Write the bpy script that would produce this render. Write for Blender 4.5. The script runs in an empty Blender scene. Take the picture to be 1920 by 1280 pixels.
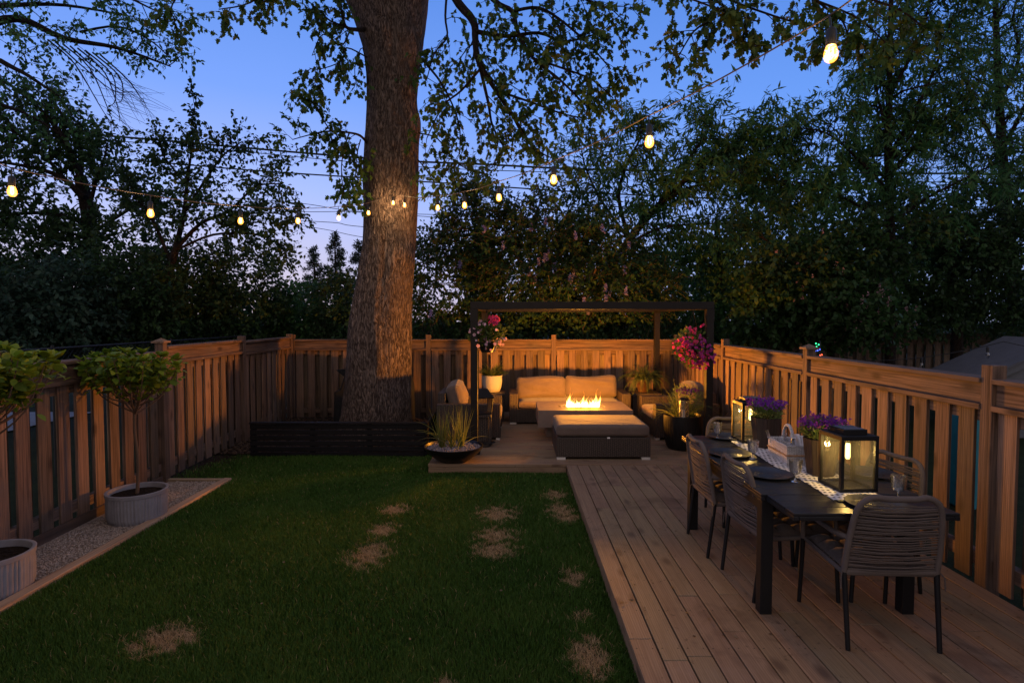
import bpy, math, random
import numpy as np
from mathutils import Vector, Matrix, Euler

R = math.radians
rng = np.random.default_rng(7)
random.seed(7)
sc = bpy.context.scene
COL = sc.collection

# ------------------------------------------------------------------ camera
F = 1067.0                       # focal length in pixels of the 1920 wide photograph
DZ = 0.125                       # height of the deck above the lawn
CAMZ = 1.8 + DZ
PITCH = math.atan(43 / F)
YAW = 0.0019
cam = bpy.data.cameras.new('camera')
cam.sensor_width = 36
cam.lens = 36 * F / 1920
cam.clip_start = 0.05
cam.clip_end = 600
camo = bpy.data.objects.new('camera', cam)
COL.objects.link(camo)
camo.location = (0, 0, CAMZ)
camo.rotation_euler = Euler((math.pi / 2 - PITCH, 0, YAW))
sc.camera = camo
CR = camo.rotation_euler.to_matrix()

def P(px, py, Y):
    """point at depth Y seen at a pixel of the photograph (used to measure where things stand)"""
    d = CR @ Vector(((px - 960) / F, (640 - py) / F, -1))
    return Vector((0, 0, CAMZ)) + d * (Y / d.y)

def PZ(px, py, z):
    d = CR @ Vector(((px - 960) / F, (640 - py) / F, -1))
    return Vector((0, 0, CAMZ)) + d * ((z - CAMZ) / d.z)

# ------------------------------------------------------------------ sky and light
w = bpy.data.worlds.new('World')
sc.world = w
w.use_nodes = True
nt = w.node_tree
nt.nodes.clear()
N = nt.nodes.new
L = nt.links.new
out = N('ShaderNodeOutputWorld')
bg = N('ShaderNodeBackground')
tc = N('ShaderNodeTexCoord')
sep = N('ShaderNodeSeparateXYZ')
L(tc.outputs['Generated'], sep.inputs[0])
def ramp(stops):
    r = N('ShaderNodeValToRGB')
    e = r.color_ramp.elements
    while len(e) < len(stops):
        e.new(0.5)
    for i, (p, c) in enumerate(stops):
        e[i].position = p
        e[i].color = (*c, 1)
    return r
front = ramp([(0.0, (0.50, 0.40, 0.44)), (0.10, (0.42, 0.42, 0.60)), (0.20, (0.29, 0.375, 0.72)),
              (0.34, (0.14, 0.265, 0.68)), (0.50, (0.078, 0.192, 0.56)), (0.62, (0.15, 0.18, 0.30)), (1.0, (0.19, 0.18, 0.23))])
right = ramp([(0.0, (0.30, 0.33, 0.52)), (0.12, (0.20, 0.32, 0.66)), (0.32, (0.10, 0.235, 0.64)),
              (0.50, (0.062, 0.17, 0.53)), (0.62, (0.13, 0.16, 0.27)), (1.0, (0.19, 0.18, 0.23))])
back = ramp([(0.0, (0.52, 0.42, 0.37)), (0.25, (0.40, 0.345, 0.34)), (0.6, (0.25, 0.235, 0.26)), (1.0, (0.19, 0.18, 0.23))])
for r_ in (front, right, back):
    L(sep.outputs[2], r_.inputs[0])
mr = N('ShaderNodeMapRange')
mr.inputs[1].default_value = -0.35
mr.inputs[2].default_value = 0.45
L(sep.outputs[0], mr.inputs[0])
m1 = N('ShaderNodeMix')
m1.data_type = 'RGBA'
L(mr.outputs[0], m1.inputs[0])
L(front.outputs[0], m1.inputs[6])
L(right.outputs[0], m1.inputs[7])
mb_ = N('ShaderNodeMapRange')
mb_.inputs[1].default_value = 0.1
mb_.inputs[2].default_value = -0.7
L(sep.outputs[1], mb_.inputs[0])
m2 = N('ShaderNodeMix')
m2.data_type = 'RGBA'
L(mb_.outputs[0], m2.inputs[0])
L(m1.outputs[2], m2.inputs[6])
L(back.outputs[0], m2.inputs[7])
sky = N('ShaderNodeTexSky')
sky.sky_type = 'NISHITA'
sky.sun_disc = False
sky.sun_elevation = R(-3)
sky.sun_rotation = R(200)
ad = N('ShaderNodeMix')
ad.data_type = 'RGBA'
ad.blend_type = 'ADD'
ad.inputs[0].default_value = 0.05
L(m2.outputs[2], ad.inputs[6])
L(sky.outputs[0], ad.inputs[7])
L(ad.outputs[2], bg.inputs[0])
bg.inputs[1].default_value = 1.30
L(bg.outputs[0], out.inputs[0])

sc.view_settings.view_transform = 'Standard'
sc.view_settings.look = 'None'
sc.view_settings.exposure = 0.2
sc.view_settings.gamma = 1
cy = sc.cycles
cy.use_denoising = True
cy.max_bounces = 5
cy.diffuse_bounces = 3
cy.glossy_bounces = 2
cy.transmission_bounces = 4
cy.transparent_max_bounces = 10
cy.caustics_reflective = False
cy.caustics_refractive = False
cy.sample_clamp_indirect = 4
cy.use_light_tree = True

FIRE_W, BULB_W, LANTERN_W = 275.0, 3.9, 5.5

# ------------------------------------------------------------------ materials
def new_mat(name):
    m = bpy.data.materials.new(name)
    m.use_nodes = True
    t = m.node_tree
    t.nodes.clear()
    o = t.nodes.new('ShaderNodeOutputMaterial')
    return m, t, o

class NB:
    """small helper that chains shader nodes"""
    def __init__(s, name):
        s.m, s.t, s.o = new_mat(name)
    def n(s, kind, **kw):
        nd = s.t.nodes.new('ShaderNode' + kind)
        for k, v in kw.items():
            setattr(nd, k, v)
        return nd
    def l(s, a, b):
        s.t.links.new(a, b)
    def val(s, sock, v):
        if isinstance(v, bpy.types.NodeSocket):
            s.l(v, sock)
        else:
            sock.default_value = v
    def math(s, op, a, b=None, c=None):
        nd = s.n('Math', operation=op)
        s.val(nd.inputs[0], a)
        if b is not None: s.val(nd.inputs[1], b)
        if c is not None: s.val(nd.inputs[2], c)
        return nd.outputs[0]
    def mix(s, f, a, b, blend='MIX'):
        nd = s.n('Mix', data_type='RGBA', blend_type=blend)
        s.val(nd.inputs[0], f)
        s.val(nd.inputs[6], a if isinstance(a, bpy.types.NodeSocket) else (*a, 1))
        s.val(nd.inputs[7], b if isinstance(b, bpy.types.NodeSocket) else (*b, 1))
        return nd.outputs[2]
    def noise(s, vec, scale, detail=3, rough=.55, dist=0):
        nd = s.n('TexNoise')
        if vec is not None: s.l(vec, nd.inputs['Vector'])
        nd.inputs['Scale'].default_value = scale
        nd.inputs['Detail'].default_value = detail
        nd.inputs['Roughness'].default_value = rough
        nd.inputs['Distortion'].default_value = dist
        return nd.outputs[0]
    def vor(s, vec, scale, feature='F1'):
        nd = s.n('TexVoronoi', feature=feature)
        if vec is not None: s.l(vec, nd.inputs['Vector'])
        nd.inputs['Scale'].default_value = scale
        return nd
    def mapr(s, v, a, b, c=0., d=1.):
        nd = s.n('MapRange')
        s.val(nd.inputs[0], v)
        for i, x in enumerate((a, b, c, d)):
            nd.inputs[i + 1].default_value = x
        return nd.outputs[0]
    def scalev(s, vec, sx, sy, sz):
        nd = s.n('Mapping')
        s.l(vec, nd.inputs[0])
        nd.inputs['Scale'].default_value = (sx, sy, sz)
        return nd.outputs[0]
    def pos(s):
        return s.n('NewGeometry').outputs['Position']
    def obj(s):
        return s.n('TexCoord').outputs['Object']
    def island(s):
        return s.n('NewGeometry').outputs['Random Per Island']
    def attr(s, name):
        nd = s.n('Attribute')
        nd.attribute_name = name
        return nd
    def bump(s, h, strength=.3, dist=.01):
        nd = s.n('Bump')
        nd.inputs['Strength'].default_value = strength
        nd.inputs['Distance'].default_value = dist
        s.l(h, nd.inputs['Height'])
        return nd.outputs[0]
    def pbr(s, col, rough=.6, metal=0., bump=None, spec=.5, **kw):
        b = s.n('BsdfPrincipled')
        s.val(b.inputs['Base Color'], col if isinstance(col, bpy.types.NodeSocket) else (*col, 1))
        s.val(b.inputs['Roughness'], rough)
        s.val(b.inputs['Metallic'], metal)
        b.inputs['Specular IOR Level'].default_value = spec
        if bump is not None: s.l(bump, b.inputs['Normal'])
        for k, v in kw.items():
            s.val(b.inputs[k.replace('_', ' ')], v)
        s.l(b.outputs[0], s.o.inputs[0])
        return s.m

def mat_wood(name, c1, c2, dark, knots=True, splash=False, stains=False, streak=.85, rough=.75, tint=.35, grey=(.2, .17, .15), weather=.25, spec=.25):
    b = NB(name)
    v = b.attr('bc').outputs['Vector']
    g = b.noise(b.scalev(v, 22, 22, .9), 1.5, 5, .6, .9)
    rings = b.n('TexWave', wave_type='BANDS', bands_direction='X')
    b.l(b.scalev(v, 1, 1, .06), rings.inputs[0])
    rings.inputs['Scale'].default_value = 24
    rings.inputs['Distortion'].default_value = 7
    rings.inputs['Detail'].default_value = 2
    rings.inputs['Detail Scale'].default_value = .8
    f = b.math('ADD', b.math('MULTIPLY', g, .65), b.math('MULTIPLY', rings.outputs[0], .35))
    col = b.mix(b.mapr(f, .3, .72), c1, c2)
    fine = b.noise(b.scalev(v, 62, 62, 1.6), 1.0, 4, .65)
    col = b.mix(b.mapr(fine, .46, .66, 0, streak), col, dark)
    bl = b.noise(b.scalev(v, 3, 3, 1.2), 1.6, 4)
    col = b.mix(b.mapr(bl, .45, .75, 0, weather), col, grey)
    h = f
    if knots:
        vo = b.vor(b.scalev(v, 7, 7, 3.2), 1.0)
        k = b.mapr(vo.outputs['Distance'], .10, .30, 1, 0)
        rk = b.n('SeparateColor')
        b.l(vo.outputs['Color'], rk.inputs[0])
        k = b.math('MULTIPLY', k, b.math('GREATER_THAN', rk.outputs[0], .45))
        col = b.mix(b.math('MULTIPLY', k, .8), col, dark)
    if splash:
        pz = b.n('SeparateXYZ'); b.l(b.pos(), pz.inputs[0])
        nz = b.noise(b.pos(), 7, 4, .65)
        col = b.mix(b.math('MULTIPLY', b.mapr(b.math('ADD', pz.outputs[2], b.math('MULTIPLY', nz, .35)), .62, .12), .7), col, (.055, .042, .036))
        col = b.mix(b.mapr(b.noise(b.scalev(b.pos(), 1.3, 1.3, .5), 1.6, 5, .65), .5, .72, 0, .6), col, (.125, .105, .095))
    if stains:
        st = b.noise(b.pos(), 2.3, 6, .62, .6)
        col = b.mix(b.mapr(st, .56, .66, 0, .5), col, (.075, .045, .032))
        sp_ = b.noise(b.pos(), 21, 3, .6)
        col = b.mix(b.mapr(sp_, .66, .72, 0, .55), col, (.06, .04, .03))
        ps = b.n('SeparateXYZ'); b.l(b.pos(), ps.inputs[0])       # screw heads over each joist
        fx = b.math('FRACT', b.math('DIVIDE', b.math('SUBTRACT', ps.outputs[0], .655), .139))
        ax_ = b.math('MULTIPLY', b.math('SUBTRACT', b.math('ABSOLUTE', b.math('SUBTRACT', fx, .47)), .31), .139)
        ay_ = b.math('MULTIPLY', b.math('SUBTRACT', b.math('FRACT', b.math('DIVIDE', ps.outputs[1], .406)), .5), .406)
        dd = b.math('SQRT', b.math('ADD', b.math('MULTIPLY', ax_, ax_), b.math('MULTIPLY', ay_, ay_)))
        col = b.mix(b.math('MULTIPLY', b.math('LESS_THAN', dd, .0048), .85), col, (.03, .022, .018))
        du = b.noise(b.pos(), 5.5, 4, .6)
        col = b.mix(b.mapr(du, .55, .8, 0, .35), col, (.27, .20, .155))
    i = b.island()
    br = b.mapr(i, 0, 1, 1 - tint, 1 + tint * .5)
    hs = b.n('HueSaturation')
    hs.inputs['Saturation'].default_value = 1
    b.l(br, hs.inputs['Value'])
    b.l(b.mapr(b.math('FRACT', b.math('MULTIPLY', i, 7.31)), 0, 1, .488, .512), hs.inputs['Hue'])
    b.l(col, hs.inputs['Color'])
    return b.pbr(hs.outputs[0], rough, bump=b.bump(b.math('ADD', h, b.math('MULTIPLY', fine, .5)), .35, .004), spec=spec)

def mat_plain(name, col, rough=.5, metal=0., var=.12, nscale=6, bumps=0., bscale=120, spec=.5, **kw):
    b = NB(name)
    v = b.obj()
    n = b.noise(v, nscale, 4)
    c = b.mix(b.mapr(n, .3, .7), tuple(x * (1 - var) for x in col), tuple(min(1, x * (1 + var)) for x in col))
    rr = b.mapr(b.noise(v, nscale * 2.3, 3), .3, .7, max(0, rough - .08), min(1, rough + .08))
    bp = b.bump(b.noise(v, bscale, 3), bumps, .004) if bumps else None
    return b.pbr(c, rr, metal, bp, spec, **kw)

def mat_leaf(name, c1, c2, c3=None, rough=.55, trans=.45, spec=.3):
    b = NB(name)
    i = b.island()
    col = b.mix(i, c1, c2)
    if c3:
        col = b.mix(b.mapr(b.math('FRACT', b.math('MULTIPLY', i, 9.7)), .72, 1), col, c3)
    cl = b.noise(b.pos(), 1.1, 2)
    hs = b.n('HueSaturation')
    b.l(col, hs.inputs['Color'])
    b.l(b.mapr(cl, .35, .7, .72, 1.3), hs.inputs['Value'])
    p = b.n('BsdfPrincipled')
    b.l(hs.outputs[0], p.inputs['Base Color'])
    p.inputs['Roughness'].default_value = rough
    p.inputs['Specular IOR Level'].default_value = spec
    t = b.n('BsdfTranslucent')
    b.l(hs.outputs[0], t.inputs[0])
    m = b.n('MixShader')
    m.inputs[0].default_value = trans
    b.l(p.outputs[0], m.inputs[1])
    b.l(t.outputs[0], m.inputs[2])
    b.l(m.outputs[0], b.o.inputs[0])
    return b.m

def mat_wicker(name, c1, c2, strip=.027, weave=.011):
    b = NB(name)
    g = b.n('NewGeometry')
    sp = b.n('SeparateXYZ'); b.l(g.outputs['Position'], sp.inputs[0])
    sn = b.n('SeparateXYZ'); b.l(g.outputs['True Normal'], sn.inputs[0])
    ax = b.math('ABSOLUTE', sn.outputs[0]); az = b.math('ABSOLUTE', sn.outputs[2]); ay = b.math('ABSOLUTE', sn.outputs[1])
    u = b.math('ADD', b.math('MULTIPLY', sp.outputs[0], b.math('ADD', ay, az)), b.math('MULTIPLY', sp.outputs[1], ax))
    v = b.math('ADD', sp.outputs[2], b.math('MULTIPLY', sp.outputs[1], az))
    us = b.math('DIVIDE', u, strip)
    rib = b.math('ABSOLUTE', b.math('SINE', b.math('MULTIPLY', us, math.pi)))
    par = b.math('MULTIPLY', b.math('FLOOR', us), math.pi)
    wv = b.math('SINE', b.math('ADD', b.math('DIVIDE', b.math('MULTIPLY', v, math.pi), weave), par))
    h = b.math('MULTIPLY', b.math('POWER', rib, .6), b.mapr(wv, -1, 1, .35, 1))
    n = b.noise(b.scalev(g.outputs['Position'], 30, 30, 90), 1, 2)
    col = b.mix(b.mapr(h, .1, .9), c1, c2)
    col = b.mix(b.mapr(n, .45, .8, 0, .5), col, tuple(x * 1.5 for x in c2))
    return b.pbr(col, .5, bump=b.bump(h, .9, .006), spec=.35)

def mat_fabric(name, col, weave=900):
    b = NB(name)
    v = b.obj()
    n = b.noise(v, 5, 4)
    c = b.mix(b.mapr(n, .3, .7), tuple(x * .86 for x in col), tuple(x * 1.1 for x in col))
    f = b.noise(v, weave * .35, 2)
    c = b.mix(b.mapr(f, .35, .7, 0, .3), c, tuple(x * .6 for x in col))
    wr = b.noise(b.scalev(v, 1, 1, 1), 9, 3, .5, 1.2)
    h = b.math('ADD', b.math('MULTIPLY', wr, 1.0), b.math('MULTIPLY', f, .12))
    return b.pbr(c, .92, bump=b.bump(h, .45, .02), spec=.15, Sheen_Weight=.15)

def mat_emit(name, col, strength, transp=0.):
    b = NB(name)
    e = b.n('Emission')
    e.inputs[0].default_value = (*col, 1)
    e.inputs[1].default_value = strength
    if transp:
        t = b.n('BsdfTransparent')
        m = b.n('MixShader')
        m.inputs[0].default_value = transp
        b.l(e.outputs[0], m.inputs[1])
        b.l(t.outputs[0], m.inputs[2])
        b.l(m.outputs[0], b.o.inputs[0])
    else:
        b.l(e.outputs[0], b.o.inputs[0])
    return b.m

def mat_pane(name, tint=(.95, .95, .93), refl=.10, dust=0.):
    b = NB(name)
    t = b.n('BsdfTransparent'); t.inputs[0].default_value = (*tint, 1)
    g = b.n('BsdfGlossy'); g.inputs['Roughness'].default_value = .03
    lw = b.n('LayerWeight'); lw.inputs[0].default_value = .35
    m = b.n('MixShader')
    b.l(b.mapr(lw.outputs['Facing'], 0, 1, refl * .5, refl * 3.5), m.inputs[0])
    b.l(t.outputs[0], m.inputs[1]); b.l(g.outputs[0], m.inputs[2])
    res = m.outputs[0]
    if dust:
        tl = b.n('BsdfTranslucent'); tl.inputs[0].default_value = (.8, .78, .7, 1)
        df = b.n('BsdfDiffuse'); df.inputs[0].default_value = (.8, .78, .7, 1)
        a = b.n('MixShader'); b.l(tl.outputs[0], a.inputs[1]); b.l(df.outputs[0], a.inputs[2])
        m2 = b.n('MixShader')
        b.l(b.mapr(b.noise(b.obj(), 14, 4), .3, .75, dust * .4, dust), m2.inputs[0])
        b.l(res, m2.inputs[1]); b.l(a.outputs[0], m2.inputs[2]); res = m2.outputs[0]
    b.l(res, b.o.inputs[0])
    return b.m

M = {}
M['fence'] = mat_wood('cedar_fence', splash=True, c1=(.155, .096, .064), c2=(.295, .19, .125), dark=(.042, .025, .018), tint=.5, weather=.55, grey=(.13, .10, .088))
M['fence_old'] = mat_wood('weathered_fence', (.15, .115, .09), (.21, .165, .13), (.07, .05, .04), tint=.3)
M['deck'] = mat_wood('stained_deck', stains=True, streak=.38, c1=(.225, .155, .094), c2=(.29, .205, .132), dark=(.095, .06, .042), knots=True, tint=.12, rough=.6, weather=.45, grey=(.15, .092, .062), spec=.3)
M['edging'] = mat_wood('edging_timber', (.33, .23, .15), (.42, .31, .21), (.2, .13, .08), knots=False, tint=.1)
M['black_wood'] = mat_wood('black_stained_slats', (.008, .0075, .009), (.013, .012, .014), (.005, .005, .005), knots=False, tint=.25, grey=(.016, .015, .018), rough=.6, spec=.15)
M['brown_wood'] = mat_wood('dark_brown_board', (.055, .035, .028), (.075, .05, .04), (.03, .02, .015), knots=False, tint=.1)
M['plank_planter'] = mat_wood('planter_slats', (.055, .035, .026), (.085, .058, .042), (.03, .02, .016), knots=False, tint=.35, grey=(.06, .05, .045))
M['wicker'] = mat_wicker('dark_wicker', (.006, .0045, .004), (.075, .055, .046))
M['white_wicker'] = mat_wicker('white_wicker', (.20, .19, .19), (.82, .80, .80), strip=.012, weave=.006)
M['cushion'] = mat_fabric('taupe_cushion', (.135, .10, .086))
M['seat_pad'] = mat_fabric('grey_seat_pad', (.11, .085, .075))
M['rope'] = mat_plain('taupe_rope', (.12, .096, .088), .85, bumps=.5, bscale=260, spec=.2)
M['rope_light'] = mat_plain('pale_rope', (.40, .34, .28), .85, bumps=.5, bscale=260, spec=.2)
M['metal'] = mat_plain('charcoal_metal', (.010, .0095, .011), .5, 0, spec=.22, bumps=.05, bscale=400)
M['pergola'] = mat_plain('dark_bronze_paint', (.012, .010, .010), .5, 0, spec=.2, bumps=.05, bscale=300)
M['tabletop'] = mat_plain('black_aluminium_top', (.012, .012, .015), .38, 0, spec=.4, nscale=3, bumps=.04, bscale=500)
M['steel'] = mat_plain('silver_steel', (.7, .7, .7), .22, 1.0)
M['foot'] = mat_plain('silver_foot', (.62, .60, .58), .45, .3)
M['concrete'] = mat_plain('taupe_concrete', (.17, .132, .115), .62, 0, var=.1, nscale=9, bumps=.18, bscale=160)
M['burner'] = mat_plain('burner_tray', (.45, .42, .38), .35, .8)
M['white_pot'] = mat_plain('white_ceramic', (.78, .74, .70), .45, 0, var=.04)
M['grey_pot'] = mat_plain('grey_ribbed_pot', (.215, .205, .225), .8, 0, var=.12, nscale=10, bumps=.15, bscale=140)
M['black_pot'] = mat_plain('black_ribbed_pot', (.009, .0085, .009), .38, 0, var=.2, spec=.3)
M['brown_pot'] = mat_plain('brown_plastic_pot', (.07, .035, .02), .4, 0)
M['amber_wood_firelight'] = mat_plain('tan_wood_and_firelight', (.34, .19, .07), .5, 0)  # wood of the hook plate, and firelight painted on the lantern panel
M['plate'] = mat_plain('black_plate', (.014, .014, .017), .35, 0, var=.15, nscale=20)
M['plastic'] = mat_plain('black_plastic', (.008, .008, .009), .5)
M['cover'] = mat_plain('black_grill_cover', (.007, .007, .008), .8, bumps=.2, bscale=30)
M['cord'] = mat_plain('tan_cord', (.09, .062, .04), .6)
M['black_cord'] = mat_plain('black_cable', (.008, .008, .01), .6)
M['shed'] = mat_plain('grey_siding', (.11, .115, .13), .7, var=.08)
M['shed_roof'] = mat_plain('shingle', (.10, .102, .12), .9, bumps=.5, bscale=40)
M['teal'] = mat_plain('teal_plastic', (.02, .20, .26), .5)
M['twine'] = mat_plain('jute_twine', (.42, .24, .12), .9)
M['cloth'] = mat_plain('white_napkin', (.74, .71, .70), .9, var=.08, nscale=60)
M['pale'] = mat_plain('pale_concrete', (.22, .23, .26), .8)
M['solar'] = mat_plain('solar_cell', (.10, .14, .22), .15, 0, spec=.8)
M['tag'] = mat_plain('white_tag', (.8, .8, .82), .6)
M['pane'] = mat_pane('lantern_glass', refl=.025, dust=.028)
M['clear'] = mat_pane('drinking_glass', (.90, .90, .91), .5, dust=.07)

def mat_soil(name, c1, c2):
    b = NB(name)
    v = b.pos()
    n = b.noise(v, 26, 6, .7)
    vo = b.vor(v, 42)
    c = b.mix(b.mapr(n, .35, .7), c1, c2)
    return b.pbr(c, .95, bump=b.bump(b.math('ADD', n, vo.outputs['Distance']), 1, .03), spec=.1)
M['soil'] = mat_soil('dark_soil', (.012, .008, .006), (.045, .03, .021))
M['mulch'] = mat_soil('bark_mulch', (.012, .008, .006), (.05, .032, .022))
def mat_gravel():
    b = NB('gravel')
    v = b.pos()
    vo = b.vor(v, 85)
    s = b.n('SeparateColor'); b.l(vo.outputs['Color'], s.inputs[0])
    c = b.mix(s.outputs[0], (.20, .155, .125), (.42, .345, .29))
    st = b.noise(v, 4.2, 4, .6)
    c = b.mix(b.mapr(st, .60, .68, 0, .8), c, (.05, .04, .032))
    return b.pbr(c, .9, bump=b.bump(b.math('SUBTRACT', 1, vo.outputs['Distance']), .9, .008), spec=.2)
M['gravel'] = mat_gravel()
def mat_ground(name, c1, c2, sc_=3.):
    b = NB(name)
    n = b.noise(b.pos(), sc_, 6, .65)
    return b.pbr(b.mix(b.mapr(n, .3, .7), c1, c2), .95, bump=b.bump(b.noise(b.pos(), 40, 4), .6, .03), spec=.1)
M['ground'] = mat_ground('turf_soil', (.010, .014, .005), (.022, .030, .009))
def mat_grass():
    b = NB('grass_blades')
    a = b.attr('dry')
    i = b.island()
    col = b.mix(i, (.028, .072, .010), (.066, .152, .020))
    lz = b.noise(b.pos(), 1.3, 3)
    col = b.mix(b.mapr(lz, .42, .68, 0, .6), col, (.09, .165, .026))
    dry = b.mix(b.math('FRACT', b.math('MULTIPLY', i, 5.3)), (.27, .18, .09), (.58, .42, .23))
    col = b.mix(a.outputs['Fac'], col, dry)
    p = b.n('BsdfPrincipled'); b.l(col, p.inputs['Base Color']); p.inputs['Roughness'].default_value = .6
    p.inputs['Specular IOR Level'].default_value = .2
    t = b.n('BsdfTranslucent'); b.l(col, t.inputs[0])
    m = b.n('MixShader'); m.inputs[0].default_value = .3
    b.l(p.outputs[0], m.inputs[1]); b.l(t.outputs[0], m.inputs[2]); b.l(m.outputs[0], b.o.inputs[0])
    return b.m
M['grass'] = mat_grass()
def mat_bark(name, c1, c2, dark, sc_=1., bs=1.):
    b = NB(name)
    v = b.obj()
    wob = b.noise(v, 2.2 * sc_, 3)
    nd = b.n('MixRGB'); nd.inputs[0].default_value = .13
    b.l(v, nd.inputs[1])
    nn = b.n('TexNoise'); nn.inputs['Scale'].default_value = 3 * sc_; b.l(v, nn.inputs[0]); b.l(nn.outputs['Color'], nd.inputs[2])
    rd = b.noise(b.scalev(nd.outputs[0], 26 * sc_, 26 * sc_, 5.2 * sc_), 1.0, 5, .62, .5)
    rd = b.math('ABSOLUTE', b.math('SUBTRACT', b.math('MULTIPLY', rd, 2), 1))
    e = b.vor(b.scalev(nd.outputs[0], 30 * sc_, 30 * sc_, 4.4 * sc_), 1.0, 'DISTANCE_TO_EDGE').outputs['Distance']
    fn = b.noise(b.scalev(v, 70 * sc_, 70 * sc_, 11 * sc_), 1, 5, .7)
    h = b.math('ADD', b.math('ADD', b.math('MULTIPLY', b.mapr(rd, 0, .30), .9), b.math('MULTIPLY', b.mapr(e, 0, .16), .35)), b.math('MULTIPLY', fn, .6))
    col = b.mix(b.mapr(h, .62, 1.25), dark, c1)
    col = b.mix(b.mapr(fn, .5, .72, 0, .85), col, c2)
    col = b.mix(b.mapr(wob, .48, .72, 0, .45), col, tuple(x * .5 for x in c1))
    return b.pbr(col, .92, bump=b.bump(h, 1.0, .04 * bs), spec=.12)
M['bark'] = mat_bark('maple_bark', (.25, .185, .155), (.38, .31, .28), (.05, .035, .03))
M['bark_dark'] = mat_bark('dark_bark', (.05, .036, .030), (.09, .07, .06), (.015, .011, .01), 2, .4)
M['stem'] = mat_plain('brown_stem', (.10, .058, .035), .8)
M['lf_maple'] = mat_leaf('maple_leaf', (.042, .095, .018), (.07, .14, .026), (.085, .09, .02))
M['lf_dark'] = mat_leaf('dark_leaf', (.026, .060, .020), (.045, .095, .032), (.06, .12, .03))
M['lf_mid'] = mat_leaf('mid_leaf', (.040, .120, .036), (.075, .185, .052), (.10, .15, .04))
M['lf_light'] = mat_leaf('light_leaf', (.060, .145, .040), (.10, .20, .058), (.12, .21, .05))
M['lf_lilac'] = mat_leaf('lilac_leaf', (.026, .068, .018), (.045, .10, .026), (.055, .09, .025))
M['lf_blue'] = mat_leaf('blue_green_leaf', (.030, .066, .042), (.05, .10, .064))
M['needle'] = mat_leaf('pine_needle', (.016, .026, .014), (.03, .042, .02), trans=.1)
M['lf_hyd'] = mat_leaf('hydrangea_leaf', (.11, .20, .018), (.26, .33, .024), (.07, .14, .018), trans=.4)
M['lf_fern'] = mat_leaf('fern_frond', (.070, .105, .022), (.12, .16, .032), (.16, .15, .04))
M['lf_grass'] = mat_leaf('grass_blade', (.12, .16, .035), (.22, .25, .06), (.30, .26, .10))
M['lf_lav'] = mat_leaf('lavender_leaf', (.13, .20, .055), (.21, .28, .08))
M['lf_basket'] = mat_leaf('basket_leaf', (.045, .09, .018), (.09, .13, .025))
M['purple'] = mat_leaf('purple_bloom', (.16, .022, .30), (.27, .045, .42), (.20, .03, .22))
M['lilac_bloom'] = mat_leaf('lilac_bloom', (.20, .18, .42), (.33, .28, .58), (.36, .27, .48))
M['pink_bloom'] = mat_leaf('pink_bloom', (.62, .04, .19), (.80, .09, .30), (.75, .07, .10))
M['pale_bloom'] = mat_leaf('pale_bloom', (.72, .42, .62), (.80, .60, .66), (.78, .36, .30))
M['magenta_bloom'] = mat_leaf('magenta_bloom', (.26, .018, .20), (.42, .045, .30), (.42, .03, .10))
M['blossom'] = mat_leaf('fading_blossom', (.30, .16, .17), (.42, .25, .25))

def mat_bulb():
    b = NB('glowing_bulb_glass')
    lw = b.n('LayerWeight'); lw.inputs[0].default_value = .5
    cr = b.n('ValToRGB')
    cr.color_ramp.elements[0].position = .1; cr.color_ramp.elements[0].color = (1, .47, .075, 1)
    cr.color_ramp.elements[1].position = .95; cr.color_ramp.elements[1].color = (1, .30, .02, 1)
    b.l(lw.outputs['Facing'], cr.inputs[0])
    e = b.n('Emission'); b.l(cr.outputs[0], e.inputs[0])
    b.l(b.mapr(lw.outputs['Facing'], 0, 1, 2.5, .6), e.inputs[1])
    t = b.n('BsdfTransparent')
    a = b.n('AddShader')
    b.l(e.outputs[0], a.inputs[0]); b.l(t.outputs[0], a.inputs[1]); b.l(a.outputs[0], b.o.inputs[0])
    return b.m
M['bulb'] = mat_bulb()
M['filament'] = mat_emit('hot_filament', (1, .62, .2), 10)
M['unlit'] = mat_pane('unlit_bulb_glass', (.6, .6, .62), .2)
def mat_flame():
    b = NB('gas_flame')
    z = b.n('SeparateXYZ'); b.l(b.attr('bc').outputs['Vector'], z.inputs[0])
    cr = b.n('ValToRGB')
    e = cr.color_ramp.elements
    e[0].position = 0; e[0].color = (1, .58, .16, 1)
    e[1].position = 1; e[1].color = (1, .30, .03, 1)
    k = e.new(.45); k.color = (1, .50, .09, 1)
    b.l(z.outputs[2], cr.inputs[0])
    em = b.n('Emission'); b.l(cr.outputs[0], em.inputs[0])
    lw = b.n('LayerWeight'); lw.inputs[0].default_value = .5
    fade = b.math('MULTIPLY', b.mapr(z.outputs[2], 0, 1, 3.4, .35), b.mapr(lw.outputs['Facing'], 0, .95, 1, .12))
    b.l(fade, em.inputs[1])
    t = b.n('BsdfTransparent')
    a = b.n('AddShader')
    b.l(em.outputs[0], a.inputs[0]); b.l(t.outputs[0], a.inputs[1]); b.l(a.outputs[0], b.o.inputs[0])
    return b.m
M['flame'] = mat_flame()

# ------------------------------------------------------------------ mesh helpers
def link(name, me, mat=None, parent=None, smooth=False):
    o = bpy.data.objects.new(name, me)
    COL.objects.link(o)
    if mat is not None:
        me.materials.append(mat)
    if parent is not None:
        o.parent = parent
    if smooth:
        me.polygons.foreach_set('use_smooth', np.ones(len(me.polygons), bool))
    return o

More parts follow.
